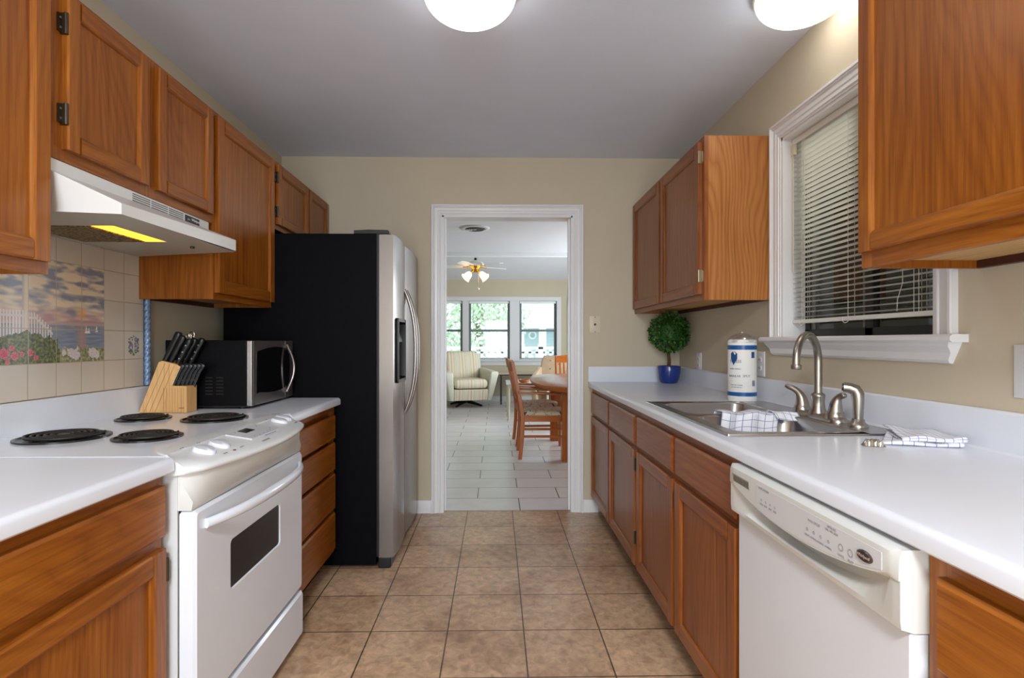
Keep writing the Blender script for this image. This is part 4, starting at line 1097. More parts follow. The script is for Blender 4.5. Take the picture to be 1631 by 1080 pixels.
# rim + deck as a plate with two holes: made of strips
bowls = [(0.722, 1.085, 1.610, 1.968), (0.722, 1.085, 2.012, 2.375)]
zr = zc + .005
def bowl(bm, x0, x1, y0, y1):
    R = [rr3(x0, x1, y0, y1, .055, zr), rr3(x0 + .004, x1 - .004, y0 + .004, y1 - .004, .053, zr - .004), rr3(x0 + .010, x1 - .010, y0 + .010, y1 - .010, .05, zr - .12), rr3(x0 + .03, x1 - .03, y0 + .03, y1 - .03, .04, zr - .160), rr3((x0+x1)/2 - .04, (x0+x1)/2 + .04, (y0+y1)/2 - .04, (y0+y1)/2 + .04, .038, zr - .168)]
    vs_ = loft(bm, R, caps=False); bm.faces.new(vs_[-1]); return vs_[0]
def plate_with_hole(bm, X0, X1, Y0, Y1, ring):
    c = [bm.verts.new(p) for p in ((X1, Y1, zr), (X0, Y1, zr), (X0, Y0, zr), (X1, Y0, zr))]
    n = 6
    for k in range(4):
        seg = ring[k*n:(k+1)*n]
        for a, b in zip(seg[:-1], seg[1:]): bm.faces.new((c[k], a, b))
        nx = ring[((k+1)*n) % 24]; bm.faces.new((c[k], seg[-1], nx, c[(k+1) % 4]))
for bx_, ys in ((bowls[0], (SY0 + .006, 1.990)), (bowls[1], (1.990, SY1 - .006))):
    ring = bowl(bm, *bx_); plate_with_hole(bm, SX0 + .006, 1.100, ys[0], ys[1], ring)
quad(bm, [(1.100, SY0 + .006, zr), (SX1 - .006, SY0 + .006, zr), (SX1 - .006, SY1 - .006, zr), (1.100, SY1 - .006, zr)])
bmesh.ops.remove_doubles(bm, verts=bm.verts[:], dist=1e-5)
o1 = rr3(SX0 + .006, SX1 - .006, SY0 + .006, SY1 - .006, .0005, zr); 
loft(bm, [rr3(SX0 + .0055, SX1 - .0055, SY0 + .0055, SY1 - .0055, .001, zr + .0003), rr3(SX0 + .002, SX1 - .002, SY0 + .002, SY1 - .002, .004, zr + .001), rr3(SX0, SX1, SY0, SY1, .006, zc + .001)], caps=False)
obj('sink_basin', bm, M_sink, st, angle=45)
bm = BM()
for x0, x1, y0, y1 in bowls:
    lathe(bm, [(0.0001, zr - .163), (.030, zr - .163), (.034, zr - .166)], ((x0+x1)/2, (y0+y1)/2, 0), 24)
obj('drain_basket', bm, M_chrome, st)

fc = thing('kitchen_faucet', 'brushed nickel gooseneck faucet with two lever handles behind the sink', 'faucet', (1.145, 1.905, 0.901))
zd = zr + .0005; fx = 1.145
bm = BM(); loft(bm, [rr3(fx - .030 + e, fx + .030 - e, 1.765 + e, 2.045 - e, .028 - e*.5, z) for e, z in ((0, zd), (.001, zd + .006), (.004, zd + .014), (.009, zd + .018))]); obj('deck_plate', bm, M_nickel, fc, angle=50)
bm = BM(); lathe(bm, [(.030, zd + .014), (.028, zd + .022), (.0225, zd + .035), (.0205, zd + .055), (.0225, zd + .075), (.0235, zd + .080), (.0215, zd + .084), (.016, zd + .088)], (fx, 1.905, 0), 24)
sdir = Vector((-0.155, -0.135, 0)); R_ = sdir.length / 2; sd = sdir.normalized(); pts = [(fx, 1.905, zd + .07), (fx, 1.905, zd + .14), (fx, 1.905, 1.100)]
zc_ = 1.100
for i in range(1, 19):
    a = PI * i / 18 * 1.02; p = Vector((fx, 1.905, zc_)) + sd * (R_ - R_*math.cos(a)) + Vector((0, 0, R_*0.92*math.sin(a))); pts.append(tuple(p))
e_ = Vector(pts[-1]); pts.append(tuple(e_ + Vector((sd.x*-.001, 0, -.010))))
tube(bm, pts, [.0135]*3 + [.0135 - .0015*(i/18) for i in range(19)], 16)
tp = Vector(pts[-1]); lathe(bm, [(.0125, .012), (.0165, .010), (.0165, -.002), (.015, -.004), (.011, -.004), (.010, .004)], tp, 20)
obj('spout', bm, M_nickel, fc, angle=60)
def lever(y, s, nm='lever_handle'):
    bm = BM(); lathe(bm, [(.031, zd + .010), (.030, zd + .022), (.026, zd + .030), (.0245, zd + .034)], (fx, y, 0), 24)
    pts = bez((fx, y, zd + .030), (fx, y, zd + .070), (fx - (.012 if s > 0 else -.006), y + s*.010, zd + .096), (fx - (.044 if s > 0 else -.012), y + s*.038, zd + (.102 if s > 0 else .090)), 12)
    tube(bm, pts, [.0235, .0225, .021, .0195, .0175, .0155, .0135, .012, .011, .0105, .0105, .0095, .005], 14)
    return obj(nm, bm, M_nickel, fc, angle=60)
lever(2.005, 1); lh = lever(1.808, -1)
bm = BM(); lathe(bm, [(0.0001, 0.002), (.005, .0015), (.006, 0)], (fx - .022, 1.800, zd + .055), 12, axis='X'); obj('temperature_dot', bm, mat('blue_dot', (60, 90, 150), 0.4), lh)
sp = thing('side_sprayer', 'brushed nickel side sprayer standing right of the faucet', 'sprayer', (1.150, 1.700, 0.901))
bm = BM(); lathe(bm, [(.029, zd), (.028, zd + .008), (.020, zd + .014), (.018, zd + .022), (.0165, zd + .024)], (1.150, 1.700, 0), 20); obj('sprayer_base', bm, M_nickel, sp, angle=50)
bm = BM(); tube(bm, [(1.150, 1.700, zd + .015), (1.150, 1.700, zd + .05), (1.150, 1.700, zd + .085), (1.149, 1.701, zd + .104), (1.144, 1.704, zd + .116), (1.130, 1.712, zd + .1225), (1.116, 1.720, zd + .124)], [.0145, .016, .0175, .019, .0185, .0165, .0165], 16); so = obj('spray_head', bm, M_nickel, sp, angle=60)
bm = BM(); dd = Vector((-.8, .55, .08)).normalized(); c0 = Vector((1.116, 1.720, zd + .124)); tube(bm, [c0, c0 + dd*.004], .012, 14); obj('spray_nozzle', bm, mat('nozzle_dark', (70, 66, 62), 0.4, metal=.5), so)

# ================================================================ paper towels
pt = thing('paper_towel_roll', 'plastic wrapped paper towel roll with blue bands behind the sink', 'paper towels', (1.140, 2.470, 0.8965))
px, py, pr_, pz = 1.141, 2.492, .0625, 0.8968
M_pt = mat('paper_towel_white', (232, 230, 226), 0.6); M_pb = mat('package_blue', (22, 84, 150), 0.3)
bm = BM(); lathe(bm, [(0.0001, pz), (pr_ - .003, pz), (pr_, pz + .005), (pr_, pz + .278), (pr_ - .004, pz + .284), (.022, pz + .284), (.020, pz + .27), (0.0001, pz + .27)], (px, py, 0), 48)
obj('towel_roll', bm, M_pt, pt)
for a, b in ((.238, .258), (.026, .044)):
    bm = BM(); lathe(bm, [(pr_ - .001, pz + a), (pr_ + .0008, pz + a), (pr_ + .0008, pz + b), (pr_ - .001, pz + b)], (px, py, 0), 48)
    obj('blue_band', bm, M_pb, pt, angle=80)
def wrap_text(s, size, ang0, z, bm, R=pr_ + .0010):
    tb = text_bm(s, size, (0, 0, 0), (1, 0, 0), (0, 1, 0), depth=.0004)
    for v in tb.verts:
        a = ang0 + v.co.x / R; v.co = Vector((px + (R + v.co.z)*math.cos(a), py + (R + v.co.z)*math.sin(a), z + v.co.y))
    me = bpy.data.meshes.new('t'); tb.to_mesh(me); tb.free(); bm.from_mesh(me); bpy.data.meshes.remove(me)
view_a = math.atan2(0 - py, 0 - px)   # the side that faces the room
bm = BM()
A0 = view_a - .85
def wrap_poly(pl, bm, R=pr_ + .0009, z=0, a0=0, grid=None):
    v = [bm.verts.new((px + R*math.cos(a0 + u/R), py + R*math.sin(a0 + u/R), z + w)) for u, w in pl]
    bm.faces.new(v)
wrap_poly([(-.014, .020), (-.007, .028), (.009, .028), (.018, .020), (.018, -.004), (.008, -.02), (0, -.034), (-.006, -.02), (-.014, -.004)], bm, z=pz + .200, a0=A0 + .24)
wrap_text('THRESS', .0170, A0 + .36, pz + .184, bm, R=pr_ + .0016)
wrap_text('PAPER TOWELS', .0075, A0 + .36, pz + .150, bm)
wrap_text('REGULAR', .0135, A0 + .30, pz + .117, bm); wrap_text('2PLY', .0150, A0 + 1.14, pz + .118, bm)
wrap_text('TWO-PLY PAPER', .0075, A0 + .44, pz + .076, bm); wrap_text('100 SHEETS PER ROLL', .0055, A0 + .46, pz + .066, bm)
wrap_poly([(-.009, -.014), (.009, -.014), (.009, .014), (-.009, .014)], bm, z=pz + .214, a0=view_a + .80)
for k in range(5): wrap_poly([(-.009 + k*.0035, -.013), (-.007 + k*.0035, -.013), (-.007 + k*.0035, .013), (-.009 + k*.0035, .013)], bm, z=pz + .085, a0=view_a + .88)
obj('package_print', bm, mat('print_navy', (34, 76, 130), 0.4), pt, smooth=False)
bm = BM(); n = 40
rings = []
for r, h in ((pr_ + .0005, .270), (pr_ - .002, .287), (.050, .296), (.034, .303), (.016, .308), (.008, .314), (.010, .318)):
    rings.append([(px + r*(1 + .10*math.sin(7*a)*(h > .28))*math.cos(a), py + r*(1 + .10*math.cos(5*a)*(h > .28))*math.sin(a), pz + h + (.004*math.sin(6*a) if h > .28 else 0)) for a in [2*PI*j/n for j in range(n)]])
loft(bm, rings, caps=False)
mp_ = bpy.data.materials.new('clear_wrap'); mp_.use_nodes = True; nt = mp_.node_tree; nt.nodes.remove(nt.nodes['Principled BSDF'])
a = nt.nodes.new('ShaderNodeBsdfTransparent'); b = nt.nodes.new('ShaderNodeBsdfGlossy'); b.inputs['Roughness'].default_value = .12; m_ = nt.nodes.new('ShaderNodeMixShader')
nz = nt.nodes.new('ShaderNodeTexNoise'); nz.inputs['Scale'].default_value = 60; mr = nt.nodes.new('ShaderNodeMapRange'); mr.inputs['To Min'].default_value = .12; mr.inputs['To Max'].default_value = .55
nt.links.new(nz.outputs[0], mr.inputs[0]); nt.links.new(mr.outputs[0], m_.inputs[0]); nt.links.new(a.outputs[0], m_.inputs[1]); nt.links.new(b.outputs[0], m_.inputs[2]); nt.links.new(m_.outputs[0], nt.nodes['Material Output'].inputs[0])
obj('plastic_wrap', bm, mp_, pt, angle=80)

# ================================================================ topiary
tt = thing('potted_topiary', 'small ball topiary in a glossy cobalt blue pot in the counter corner', 'potted plant', (1.150, 3.575, 0.8965))
tx, ty, tz = 1.145, 3.570, 0.8965
bm = BM(); lathe(bm, [(0.0001, 0), (.048, 0), (.056, .006), (.069, .040), (.075, .075), (.0765, .108), (.074, .114), (.070, .112), (.068, .095), (.0001, .094)], (tx, ty, tz), 40)
obj('pot', bm, mat('cobalt_glaze', (16, 50, 130), 0.15, coat=0.6), tt, angle=50)
bm = BM(); lathe(bm, [(0.0001, .098), (.060, .096), (.068, .094)], (tx, ty, tz), 24); obj('soil', bm, mat('potting_moss', (56, 44, 30), 0.95, mottled=.3), tt)
bm = BM(); tube(bm, [(tx, ty, tz + .09), (tx + .003, ty, tz + .15), (tx - .003, ty, tz + .20), (tx, ty, tz + .27)], [.012, .0105, .010, .012], 10); obj('stem', bm, mat('topiary_stem', (92, 62, 42), 0.9, bump=.6, bscale=60), tt)
rnd = random.Random(3); bm = BM(); cz = 1.232; RB = .122
bmesh.ops.create_icosphere(bm, subdivisions=2, radius=RB*.80, matrix=Matrix.Translation((tx, ty - .005, cz)))
for i in range(1500):
    u = rnd.uniform(-1, 1); th = rnd.uniform(0, 2*PI); s = math.sqrt(1 - u*u); nrm = Vector((s*math.cos(th), s*math.sin(th), u))
    lump = 1 + .07*mnoise.noise(nrm*3.0)
    c = Vector((tx, ty - .005, cz)) + nrm * RB * lump * rnd.uniform(.84, 1.07)
    dr = (nrm + Vector((rnd.uniform(-1, 1), rnd.uniform(-1, 1), rnd.uniform(-1, 1)))*.75).normalized()
    sd_ = dr.cross(Vector((rnd.uniform(-1, 1), rnd.uniform(-1, 1), rnd.uniform(-1, 1)))).normalized(); L_ = rnd.uniform(.011, .019); W_ = L_*.42; nn = dr.cross(sd_)
    pts = [c, c + dr*L_*.35 + sd_*W_, c + dr*L_*.8 + sd_*W_*.8 + nn*.001, c + dr*L_*1.05, c + dr*L_*.8 - sd_*W_*.8 + nn*.001, c + dr*L_*.35 - sd_*W_]
    f = bm.faces.new([bm.verts.new(p) for p in pts]); f.material_index = rnd.choice((0, 0, 1, 2))
obj('foliage', bm, [mat('leaf_green', (48, 92, 30), 0.5), mat('leaf_light', (80, 130, 46), 0.5), mat('leaf_dark', (24, 54, 22), 0.5)], tt, recalc=False, smooth=False)

# ================================================================ dish towels
M_chk = stripes('blue_check_towel', (226, 228, 234), [(0.0, 0.050, (92, 98, 166), 0.85)], 0, 0.027, checks=True)
def cloth(name, fn, nu, nv, su, sv, m, parent=None, thick=.003, off=(0, 0)):
    bm = BM(); uvl = bm.loops.layers.uv.new('UVMap'); g = [[bm.verts.new(fn(i/nu, j/nv)) for j in range(nv+1)] for i in range(nu+1)]
    for i in range(nu):
        for j in range(nv):
            f = bm.faces.new((g[i][j], g[i+1][j], g[i+1][j+1], g[i][j+1]))
            for l, (a, b) in zip(f.loops, ((i, j), (i+1, j), (i+1, j+1), (i, j+1))): l[uvl].uv = (a/nu*su + off[0], b/nv*sv + off[1])
    o = obj(name, bm, m, parent, recalc=False, angle=75)
    s = o.modifiers.new('thick', 'SOLIDIFY'); s.thickness = thick; s.offset = 0
    return o
# towel hung over the divider of the sink
tw = thing('dish_towel', 'blue checked dish towel draped over the sink divider', 'dish towel', (.93, 1.99, .90))
def t1(u, v):
    x = .818 + .205*u + .012*math.sin(v*5)*.5; s = v*.17 - .045
    # over the divider: from far bowl, over the top, down into near bowl
    y = 1.990 - max(-.032, min(.034, s)) - .004*math.sin(u*17); z = zr + .010 + .004*math.sin(u*11 + v*3)
    if s > .034: z -= (s - .034)*.92; y -= (s - .034)*.12 + .008*math.sin(u*14)
    if s < -.032: z -= (-.032 - s)*.9; y += .004
    return (x, y, z)
cloth('hanging_fold', t1, 36, 24, .205, .17, M_chk, tw)
def t2(u, v):
    x = 1.015 + .085*u*(1) - .004; c = (v - .5)
    wd = .085*(1 - .35*u)
    y = 1.972 - c*wd - .022*u - .004*math.sin(u*9); z = zr + .004 + .014*math.cos(c*PI)*(1 - .3*u) + .003*math.sin(v*9 + u*4) - .012*max(0, c)*2 - .006*u
    return (x, y, z)
cloth('crumpled_tail', t2, 22, 18, .09, .10, M_chk, tw, off=(.21, .01))
# folded towel on the counter
fw = thing('dish_towel', 'blue checked dish towel folded flat on the counter right of the sink', 'dish towel', (1.13, 1.45, .896))
def folded(u, v):
    # strip folded double: u along the length with a C-shaped fold at the near end
    pass
zt0 = zc + .0025
def layer(zb, zt_, corners, lift):
    c00, c10, c11, c01 = [Vector((a, b, 0)) for a, b in corners]
    def fn(u, v):
        # closed loop round the layer: bottom -> near edge -> top (folded edge at v=.5)
        s = u; p = c00*(1-s) + c10*s; q = c01*(1-s) + c11*s
        if v < .42: t = v/.42; h = zb
        elif v > .58: t = 1 - (v - .58)/.42; h = zt_
        else:
            a = (v - .42)/.16*PI; t = 1 + .035*math.sin(a); h = zb + (zt_ - zb)*(1 - math.cos(a))/2
        r = p*(1-t) + q*t
        h += (.0028*math.sin(u*9 + t*5) + lift*(1 - t)*max(0, 1 - u*1.6)) * (1 if v > .5 else .25) 
        return (r.x, r.y, h)
    return fn
# u runs left(far) to right; the folded edge (t=1) faces the camera
cloth('lower_fold', layer(zt0, zt0 + .008, [(1.175, 1.600), (1.236, 1.510), (1.205, 1.375), (1.030, 1.430)], .001), 24, 34, .20, .30, M_chk, fw, thick=.003)
cloth('upper_fold', layer(zt0 + .0115, zt0 + .0215, [(1.150, 1.590), (1.236, 1.500), (1.216, 1.378), (1.072, 1.412)], .004), 24, 34, .20, .30, M_chk, fw, thick=.003, off=(.004, .007))
# foil wrapped scrap
bm = BM(); rnd = random.Random(5)
def foil(u, v):
    x = (u - .5)*.052; y = (v - .5)*.026; e = min(u, 1-u, v, 1-v)
    h = .015*min(1, e*5) + rnd.uniform(-.0022, .0022)*(e > 0)
    a = -.25; return (.996 + x*math.cos(a) - y*math.sin(a), 1.412 + x*math.sin(a) + y*math.cos(a), zc + .0012 + max(0, h))
o = cloth('foil_packet', foil, 14, 8, 1, 1, mat('crinkled_foil', (190, 186, 178), 0.22, metal=.95), None, thick=.0006)
for p in o.data.polygons: p.use_smooth = False
tag(o, 'small silver foil packet on the counter in front of the folded towel', 'foil packet')

# ================================================================ dishwasher
dt = thing('dishwasher', 'white dishwasher with a bisque console and scooped handle', 'dishwasher', (.9, 1.12, 0))
DY0, DY1 = 0.815, 1.416; DXp = 0.612
bm = BM(); box(bm, .668, 1.20, DY0 + .004, DY1 - .004, .10, .848); box(bm, .72, 1.18, DY0 + .02, DY1 - .02, .012, .10); obj('tub', bm, mat('dishwasher_side', (190, 188, 180), .4), dt)
bm = BM(); box(bm, .637, .668, DY0 + .006, DY1 - .004, .135, .722); obj('door_panel', bm, M_white, dt, bevel=.004)
bm = BM(); box(bm, .655, .72, DY0 + .006, DY1 - .004, .03, .130); obj('kick_plate', bm, M_white, dt, bevel=.002)
bm = BM(); rings = []; TT = [0, .004, .02, .031] + [.031 + .938*k/28 for k in range(1, 28)] + [.969, .98, .996, 1]
for t in TT:
    y = DY0 + .002 + (DY1 - DY0 - .003)*t; e = min(t, 1 - t)
    q = math.sin(PI*(t - .03)/.94)**.7 if .03 < t < .97 else 0
    zs = .812 - .042*q      # lower edge of the flat face (smile)
    dep = .048*q
    ex = .012*max(0, 1 - e/.03)
    rings.append([(.672, y, .852), (DXp + .010, y, .852), (DXp + .001 + ex*.5, y, .846), (DXp + ex*.4, y, .838), (DXp + ex*.3, y, zs), (DXp + .004 + dep, y, zs - .008), (DXp + .006 + dep*.9, y, zs - .030*q - .006), (DXp + .006, y, .744 - .004*q), (DXp + .008, y, .730), (.640, y, .724), (.672, y, .724)])
loft(bm, rings); dc = obj('console', bm, M_cream, dt, angle=40)
bm = BM()
xq = DXp - .0008
ins = []
for k in range(13):
    t = k/12; y = .848 + (1.262 - .848)*t; ins.append((y, .8165 - .042*math.sin(PI*((y - DY0)/(DY1 - DY0) - .03)/.94)**.7))
poly = [(1.262, .837)] + [(.848, .837)] + ins
loft(bm, [[(xq + .003, a, b) for a, b in poly], [(xq, a, b) for a, b in poly]]); ci = obj('console_inlay', bm, mat('inlay_grey_white', (206, 208, 214), .3), dc, smooth=False)
bm = BM(); txd, tyd = (0, -1, 0), (0, 0, 1); xt = xq - .0006
for y in (1.236, 1.216, 1.196, 1.176): text_bm('CLEAN' if y == 1.236 else 'RINSE', .0052, (xt, y, .7975), txd, tyd, bm=bm); text_bm('o', .012, (xt, y, .808), txd, tyd, bm=bm)
text_bm('QUIET PARTNER', .0065, (xt, 1.226, .8325), txd, tyd, bm=bm)
for y in (1.052, 1.030, 1.008, .984): text_bm('HEAVY' if y > 1.04 else 'NORMAL', .0052, (xt, y, .7925), txd, tyd, bm=bm); text_bm('o', .014, (xt, y, .805), txd, tyd, bm=bm)
text_bm('WASH CYCLES', .006, (xt, 1.03, .8235), txd, tyd, bm=bm); text_bm('OPTIONS', .006, (xt, .975, .8315), txd, tyd, bm=bm); text_bm('LOW  MED  HIGH', .0048, (xt, .975, .825), txd, tyd, bm=bm)
for y in (.948, .922):
    text_bm('O', .020, (xt, y, .806), txd, tyd, bm=bm); text_bm('START' if y < .93 else 'CANCEL', .0050, (xt, y, .7925), txd, tyd, bm=bm)
obj('console_print', bm, mat('print_pale_grey', (150, 152, 156), .5), ci, smooth=False)
bm = BM(); lathe(bm, [(0.0001, -.0035), (.013, -.0035), (.0155, -.0015), (.0155, 0)], (xq, .886, .816), 28, axis='X', sx=1, sy=.62, caps=False)
bmesh.ops.transform(bm, matrix=Matrix.Identity(4), verts=bm.verts[:])
for v in bm.verts: v.co.y = .886 + (v.co.y - .886)*1.25
bg_ = obj('badge', bm, mat('badge_grey', (92, 84, 82), .25, metal=.6), ci)
bm = text_bm('Whirlpool', .0075, (xq - .004, .886, .816), txd, tyd); obj('lettering', bm, mat('badge_silver', (190, 170, 160), .3, metal=.3), bg_, smooth=False)
bm = BM(); prism(bm, [(DXp - .0006, 1.392, .832), (DXp - .0006, 1.300, .832), (DXp - .0006, 1.296, .812), (DXp - .0006, 1.385, .815)], (.002, 0, 0)); ve = obj('vent_recess', bm, mat('vent_shadow', (150, 146, 136), .6), dc)
bm = BM()
for k in range(11): box(bm, DXp - .0012, DXp, 1.304 + k*.0075, 1.3065 + k*.0075, .814, .829)
obj('vent_slot', bm, M_slot, ve)

# ================================================================ living room beyond the doorway
FX0, FX1, FYE = -3.2, 2.6, 10.60
tile_l = brick_mat('living_floor_tile', (222, 219, 220), (214, 210, 210), (70, 62, 56), 0.612, 0.2935, 0.5, 0.0042, -0.14, 3.755, rough=0.30, mott=0.07, mscale=4, coat=0.1, bump=0.25)
bm = BM(); box(bm, FX0, FX1, 3.7525, FYE, -0.06, 0.0); struct('floor', bm, tile_l, smooth=False)
M_ceil2 = mat('living_ceiling_paint', (206, 208, 212), 0.9)
bm = BM(); box(bm, FX0, FX1, YB + .12, 7.7, ZC, ZC + .08); struct('ceiling', bm, M_ceil2, smooth=False)
bm = BM(); box(bm, FX0, FX1, 7.7, 7.79, 2.388, 3.42); struct('trim_2', bm, mat('header_trim', (226, 228, 230), .5), smooth=False)
bm = BM(); prism(bm, [(FX0, 7.79, 3.32), (FX0, FYE + .12, 2.34), (FX0, FYE + .12, 2.44), (FX0, 7.79, 3.42)], (FX1 - FX0, 0, 0)); struct('ceiling', bm, M_ceil2, smooth=False)
# far wall with three window openings
def bw(u, v):  # photo measurements turned into far wall metres
    return None
WINS = [(-1.52, -0.66), (-0.54, 0.265), (0.455, 1.185)]
FZ0, FZ1 = 0.815, 1.965
wall_y('wall_far', FYE, FYE + .14, FX0, FX1, 0, 2.40, [(a, b, FZ0, FZ1) for a, b in WINS], M_wall2)
wall_x('wall_far_left', FX0 - .12, FX0, YB + .12, FYE, 0, 3.4, [], M_wall2)
wall_x('wall_far_right', FX1, FX1 + .12, YB + .12, FYE, 0, 3.4, [(5.8, 9.0, 0.7, 2.2)], M_wall2)  # unseen side opening, added to let light in
bm = BM(); prism(bm, [(FX0, FYE, 0), (FX0, FYE - .014, 0), (FX0, FYE - .014, .085), (FX0, FYE - .004, .10), (FX0, FYE, .10)], (FX1 - FX0, 0, 0)); struct('baseboard_far', bm, M_trim2)
M_far_fr = mat('grey_aluminium_frame', (120, 126, 130), .4, metal=.3); M_slat = mat('white_blind_slat', (226, 232, 232), .5)
for i, (a, b) in enumerate(WINS):
    bm = BM(); c = .045
    fr0, fr1 = FYE + .07, FYE + .10
    box(bm, a, a + c, fr0, fr1, FZ0, FZ1); box(bm, b - c, b, fr0, fr1, FZ0, FZ1); box(bm, a, b, fr0, fr1, FZ0, FZ0 + c*.8); box(bm, a, b, fr0, fr1, FZ1 - c, FZ1)
    box(bm, a, b, fr0 - .01, fr1, 1.365, 1.41)
    wn = struct('window_%d' % (i + 2), bm, M_far_fr)
    bm = BM(); box(bm, a + .03, b - .03, FYE + .083, FYE + .087, FZ0 + .03, FZ1 - .03); struct('window_glass', bm, M_glass, wn, smooth=False)
    bt = thing('window_blind', ['white mini blind in the far window cut by the left side of the doorway', 'white mini blind in the middle far window behind the striped armchair', 'white mini blind in the right far window above the dining table'][i], 'blind', ((a+b)/2, FYE + .03, FZ0), 'living room window blinds')
    bm = BM(); z = FZ0 + .03
    while z < FZ1 - .05:
        quad(bm, [(a + .012, FYE + .020, z), (b - .012, FYE + .020, z), (b - .012, FYE + .044, z + .0015), (a + .012, FYE + .044, z + .0015)]); z += .0225
    obj('slats', bm, M_slat, bt, recalc=False, smooth=False)
    bm = BM(); box(bm, a + .01, b - .01, FYE + .015, FYE + .05, FZ1 - .045, FZ1 - .004); obj('headrail', bm, M_slat, bt)
    bm = BM(); box(bm, a + .01, b - .01, FYE + .018, FYE + .046, FZ0 + .006, FZ0 + .020); obj('bottom_rail', bm, M_slat, bt)
    bm = BM(); tube(bm, [(a + .085, FYE + .014, FZ1 - .05), (a + .085, FYE + .014, FZ1 - (.62 if i else .9))], .0035, 6); obj('tilt_wand', bm, mat('grey_wand', (130, 134, 130), .4), bt)
# white casing around the window group
bm = BM(); a, b = WINS[0][0], WINS[2][1]; c = .085
box(bm, a - c, b + c, FYE - .018, FYE, FZ1, FZ1 + c); box(bm, a - c, a, FYE - .018, FYE, FZ0 - .02, FZ1); box(bm, b, b + c, FYE - .018, FYE, FZ0 - .02, FZ1)
for (p, q), (r, s_) in zip(WINS[:-1], WINS[1:]): box(bm, q, r, FYE - .018, FYE, FZ0, FZ1)
box(bm, a - c - .03, b + c + .03, FYE - .05, FYE, FZ0 - .03, FZ0); box(bm, a - c, b + c, FYE - .016, FYE, FZ0 - .11, FZ0 - .03)
struct('trim_3', bm, M_trim2, bevel=.003)
# picture on the far wall
pf_ = thing('framed_picture', 'picture in a light wood frame at the right side of the far wall', 'picture', (1.70, FYE, 1.5))
bm = BM(); x0, x1, z0, z1 = 1.40, 2.05, .98, 2.02
loft(bm, [[(x0+e, FYE - h, z0+e), (x1-e, FYE - h, z0+e), (x1-e, FYE - h, z1-e), (x0+e, FYE - h, z1-e)] for e, h in ((0, .001), (0, .03), (.045, .026), (.05, .012))], caps=False); obj('frame', bm, mat('tan_picture_frame', (170, 146, 124), .5), pf_)
bm = BM(); box(bm, x0 + .045, x1 - .045, FYE - .014, FYE - .002, z0 + .045, z1 - .045); obj('print', bm, mat('pale_print', (206, 214, 222), .3, mottled=.12), pf_)

# ceiling vent
vt = thing('ceiling_vent', 'round white air diffuser on the ceiling beyond the doorway', 'ceiling vent', (-.24, 6.03, ZC))
bm = BM(); vx, vy = -.236, 6.02
lathe(bm, [(.165, ZC - .0005), (.160, ZC - .008), (.115, ZC - .014), (.110, ZC - .010), (.108, ZC - .001)], (vx, vy, 0), 40); obj('flange', bm, mat('diffuser_white', (200, 200, 198), .5), vt, angle=60)
bm = BM(); lathe(bm, [(0.0001, ZC - .002), (.109, ZC - .002)], (vx, vy, 0), 24); obj('throat', bm, M_dark, vt)
for r in (.092, .066, .040): 
    bm = BM(); lathe(bm, [(r, ZC - .004), (r + .010, ZC - .020), (r + .007, ZC - .021), (r - .004, ZC - .005)], (vx, vy, 0), 32); obj('diffuser_ring', bm, mat('diffuser_ring_grey', (120, 120, 116), .5), vt, angle=60)
bm = BM(); lathe(bm, [(0.0001, ZC - .020), (.018, ZC - .020), (.014, ZC - .003)], (vx, vy, 0), 16); obj('hub', bm, mat('diffuser_white', (200, 200, 198), .5), vt)

# ceiling fan with light kit
cf = thing('ceiling_fan', 'white and brass ceiling fan with four lit tulip shades beyond the doorway', 'ceiling fan', (-.345, 9.0, 2.3))
cx_, cy_ = -.345, 9.0
M_brass = mat('polished_brass', (196, 160, 84), .22, metal=1.0); M_fanw = mat('fan_white', (226, 224, 216), .4)
bm = BM(); tube(bm, [(cx_, cy_, 2.54), (cx_, cy_, 2.93)], .011, 10); obj('downrod', bm, mat('rod_grey', (160, 160, 160), .4), cf)
bm = BM(); lathe(bm, [(0.0001, 2.925), (.065, 2.92), (.06, 2.88), (.015, 2.86)], (cx_, cy_, 0), 20); obj('canopy', bm, M_fanw, cf)
bm = BM(); lathe(bm, [(.012, 2.56), (.022, 2.55), (.022, 2.53), (.014, 2.52)], (cx_, cy_, 0), 16); obj('rod_collar', bm, M_dark, cf)
bm = BM(); lathe(bm, [(.015, 2.525), (.06, 2.51), (.125, 2.485), (.14, 2.45), (.135, 2.425), (.11, 2.41)], (cx_, cy_, 0), 28); obj('motor_housing', bm, M_fanw, cf, angle=60)
bm = BM(); lathe(bm, [(.138, 2.432), (.115, 2.408), (.07, 2.395), (.055, 2.36), (.075, 2.345), (.06, 2.325), (.0001, 2.32)], (cx_, cy_, 0), 28); obj('brass_fitter', bm, M_brass, cf, angle=60)
for k in range(5):
    a = math.radians(30 + 72*k); d = Vector((math.cos(a), math.sin(a), 0)); s_ = Vector((-d.y, d.x, 0)); c0 = Vector((cx_, cy_, 2.415))
    bm = BM(); top = []
    prof_ = [(.15, .045), (.22, .062), (.40, .070), (.52, .068), (.575, .040), (.59, .0)]
    out = [c0 + d*r + s_*w_ + Vector((0, 0, .012*w_/.07)) for r, w_ in prof_] + [c0 + d*r - s_*w_ - Vector((0, 0, .012*w_/.07)) for r, w_ in prof_[-2::-1]]
    prism(bm, [tuple(p) for p in out], (0, 0, .006)); bo = obj('blade', bm, M_fanw, cf)
    bm = BM(); tube(bm, [c0 + d*.09, c0 + d*.15 + Vector((0, 0, -.004)), c0 + d*.21 + Vector((0, 0, -.006))], [.012, .008, .014], 8); obj('blade_iron', bm, M_brass, bo)
M_tulip = mat('tulip_glass', (250, 236, 210), .4, emit=(255, 206, 140), es=1.6)
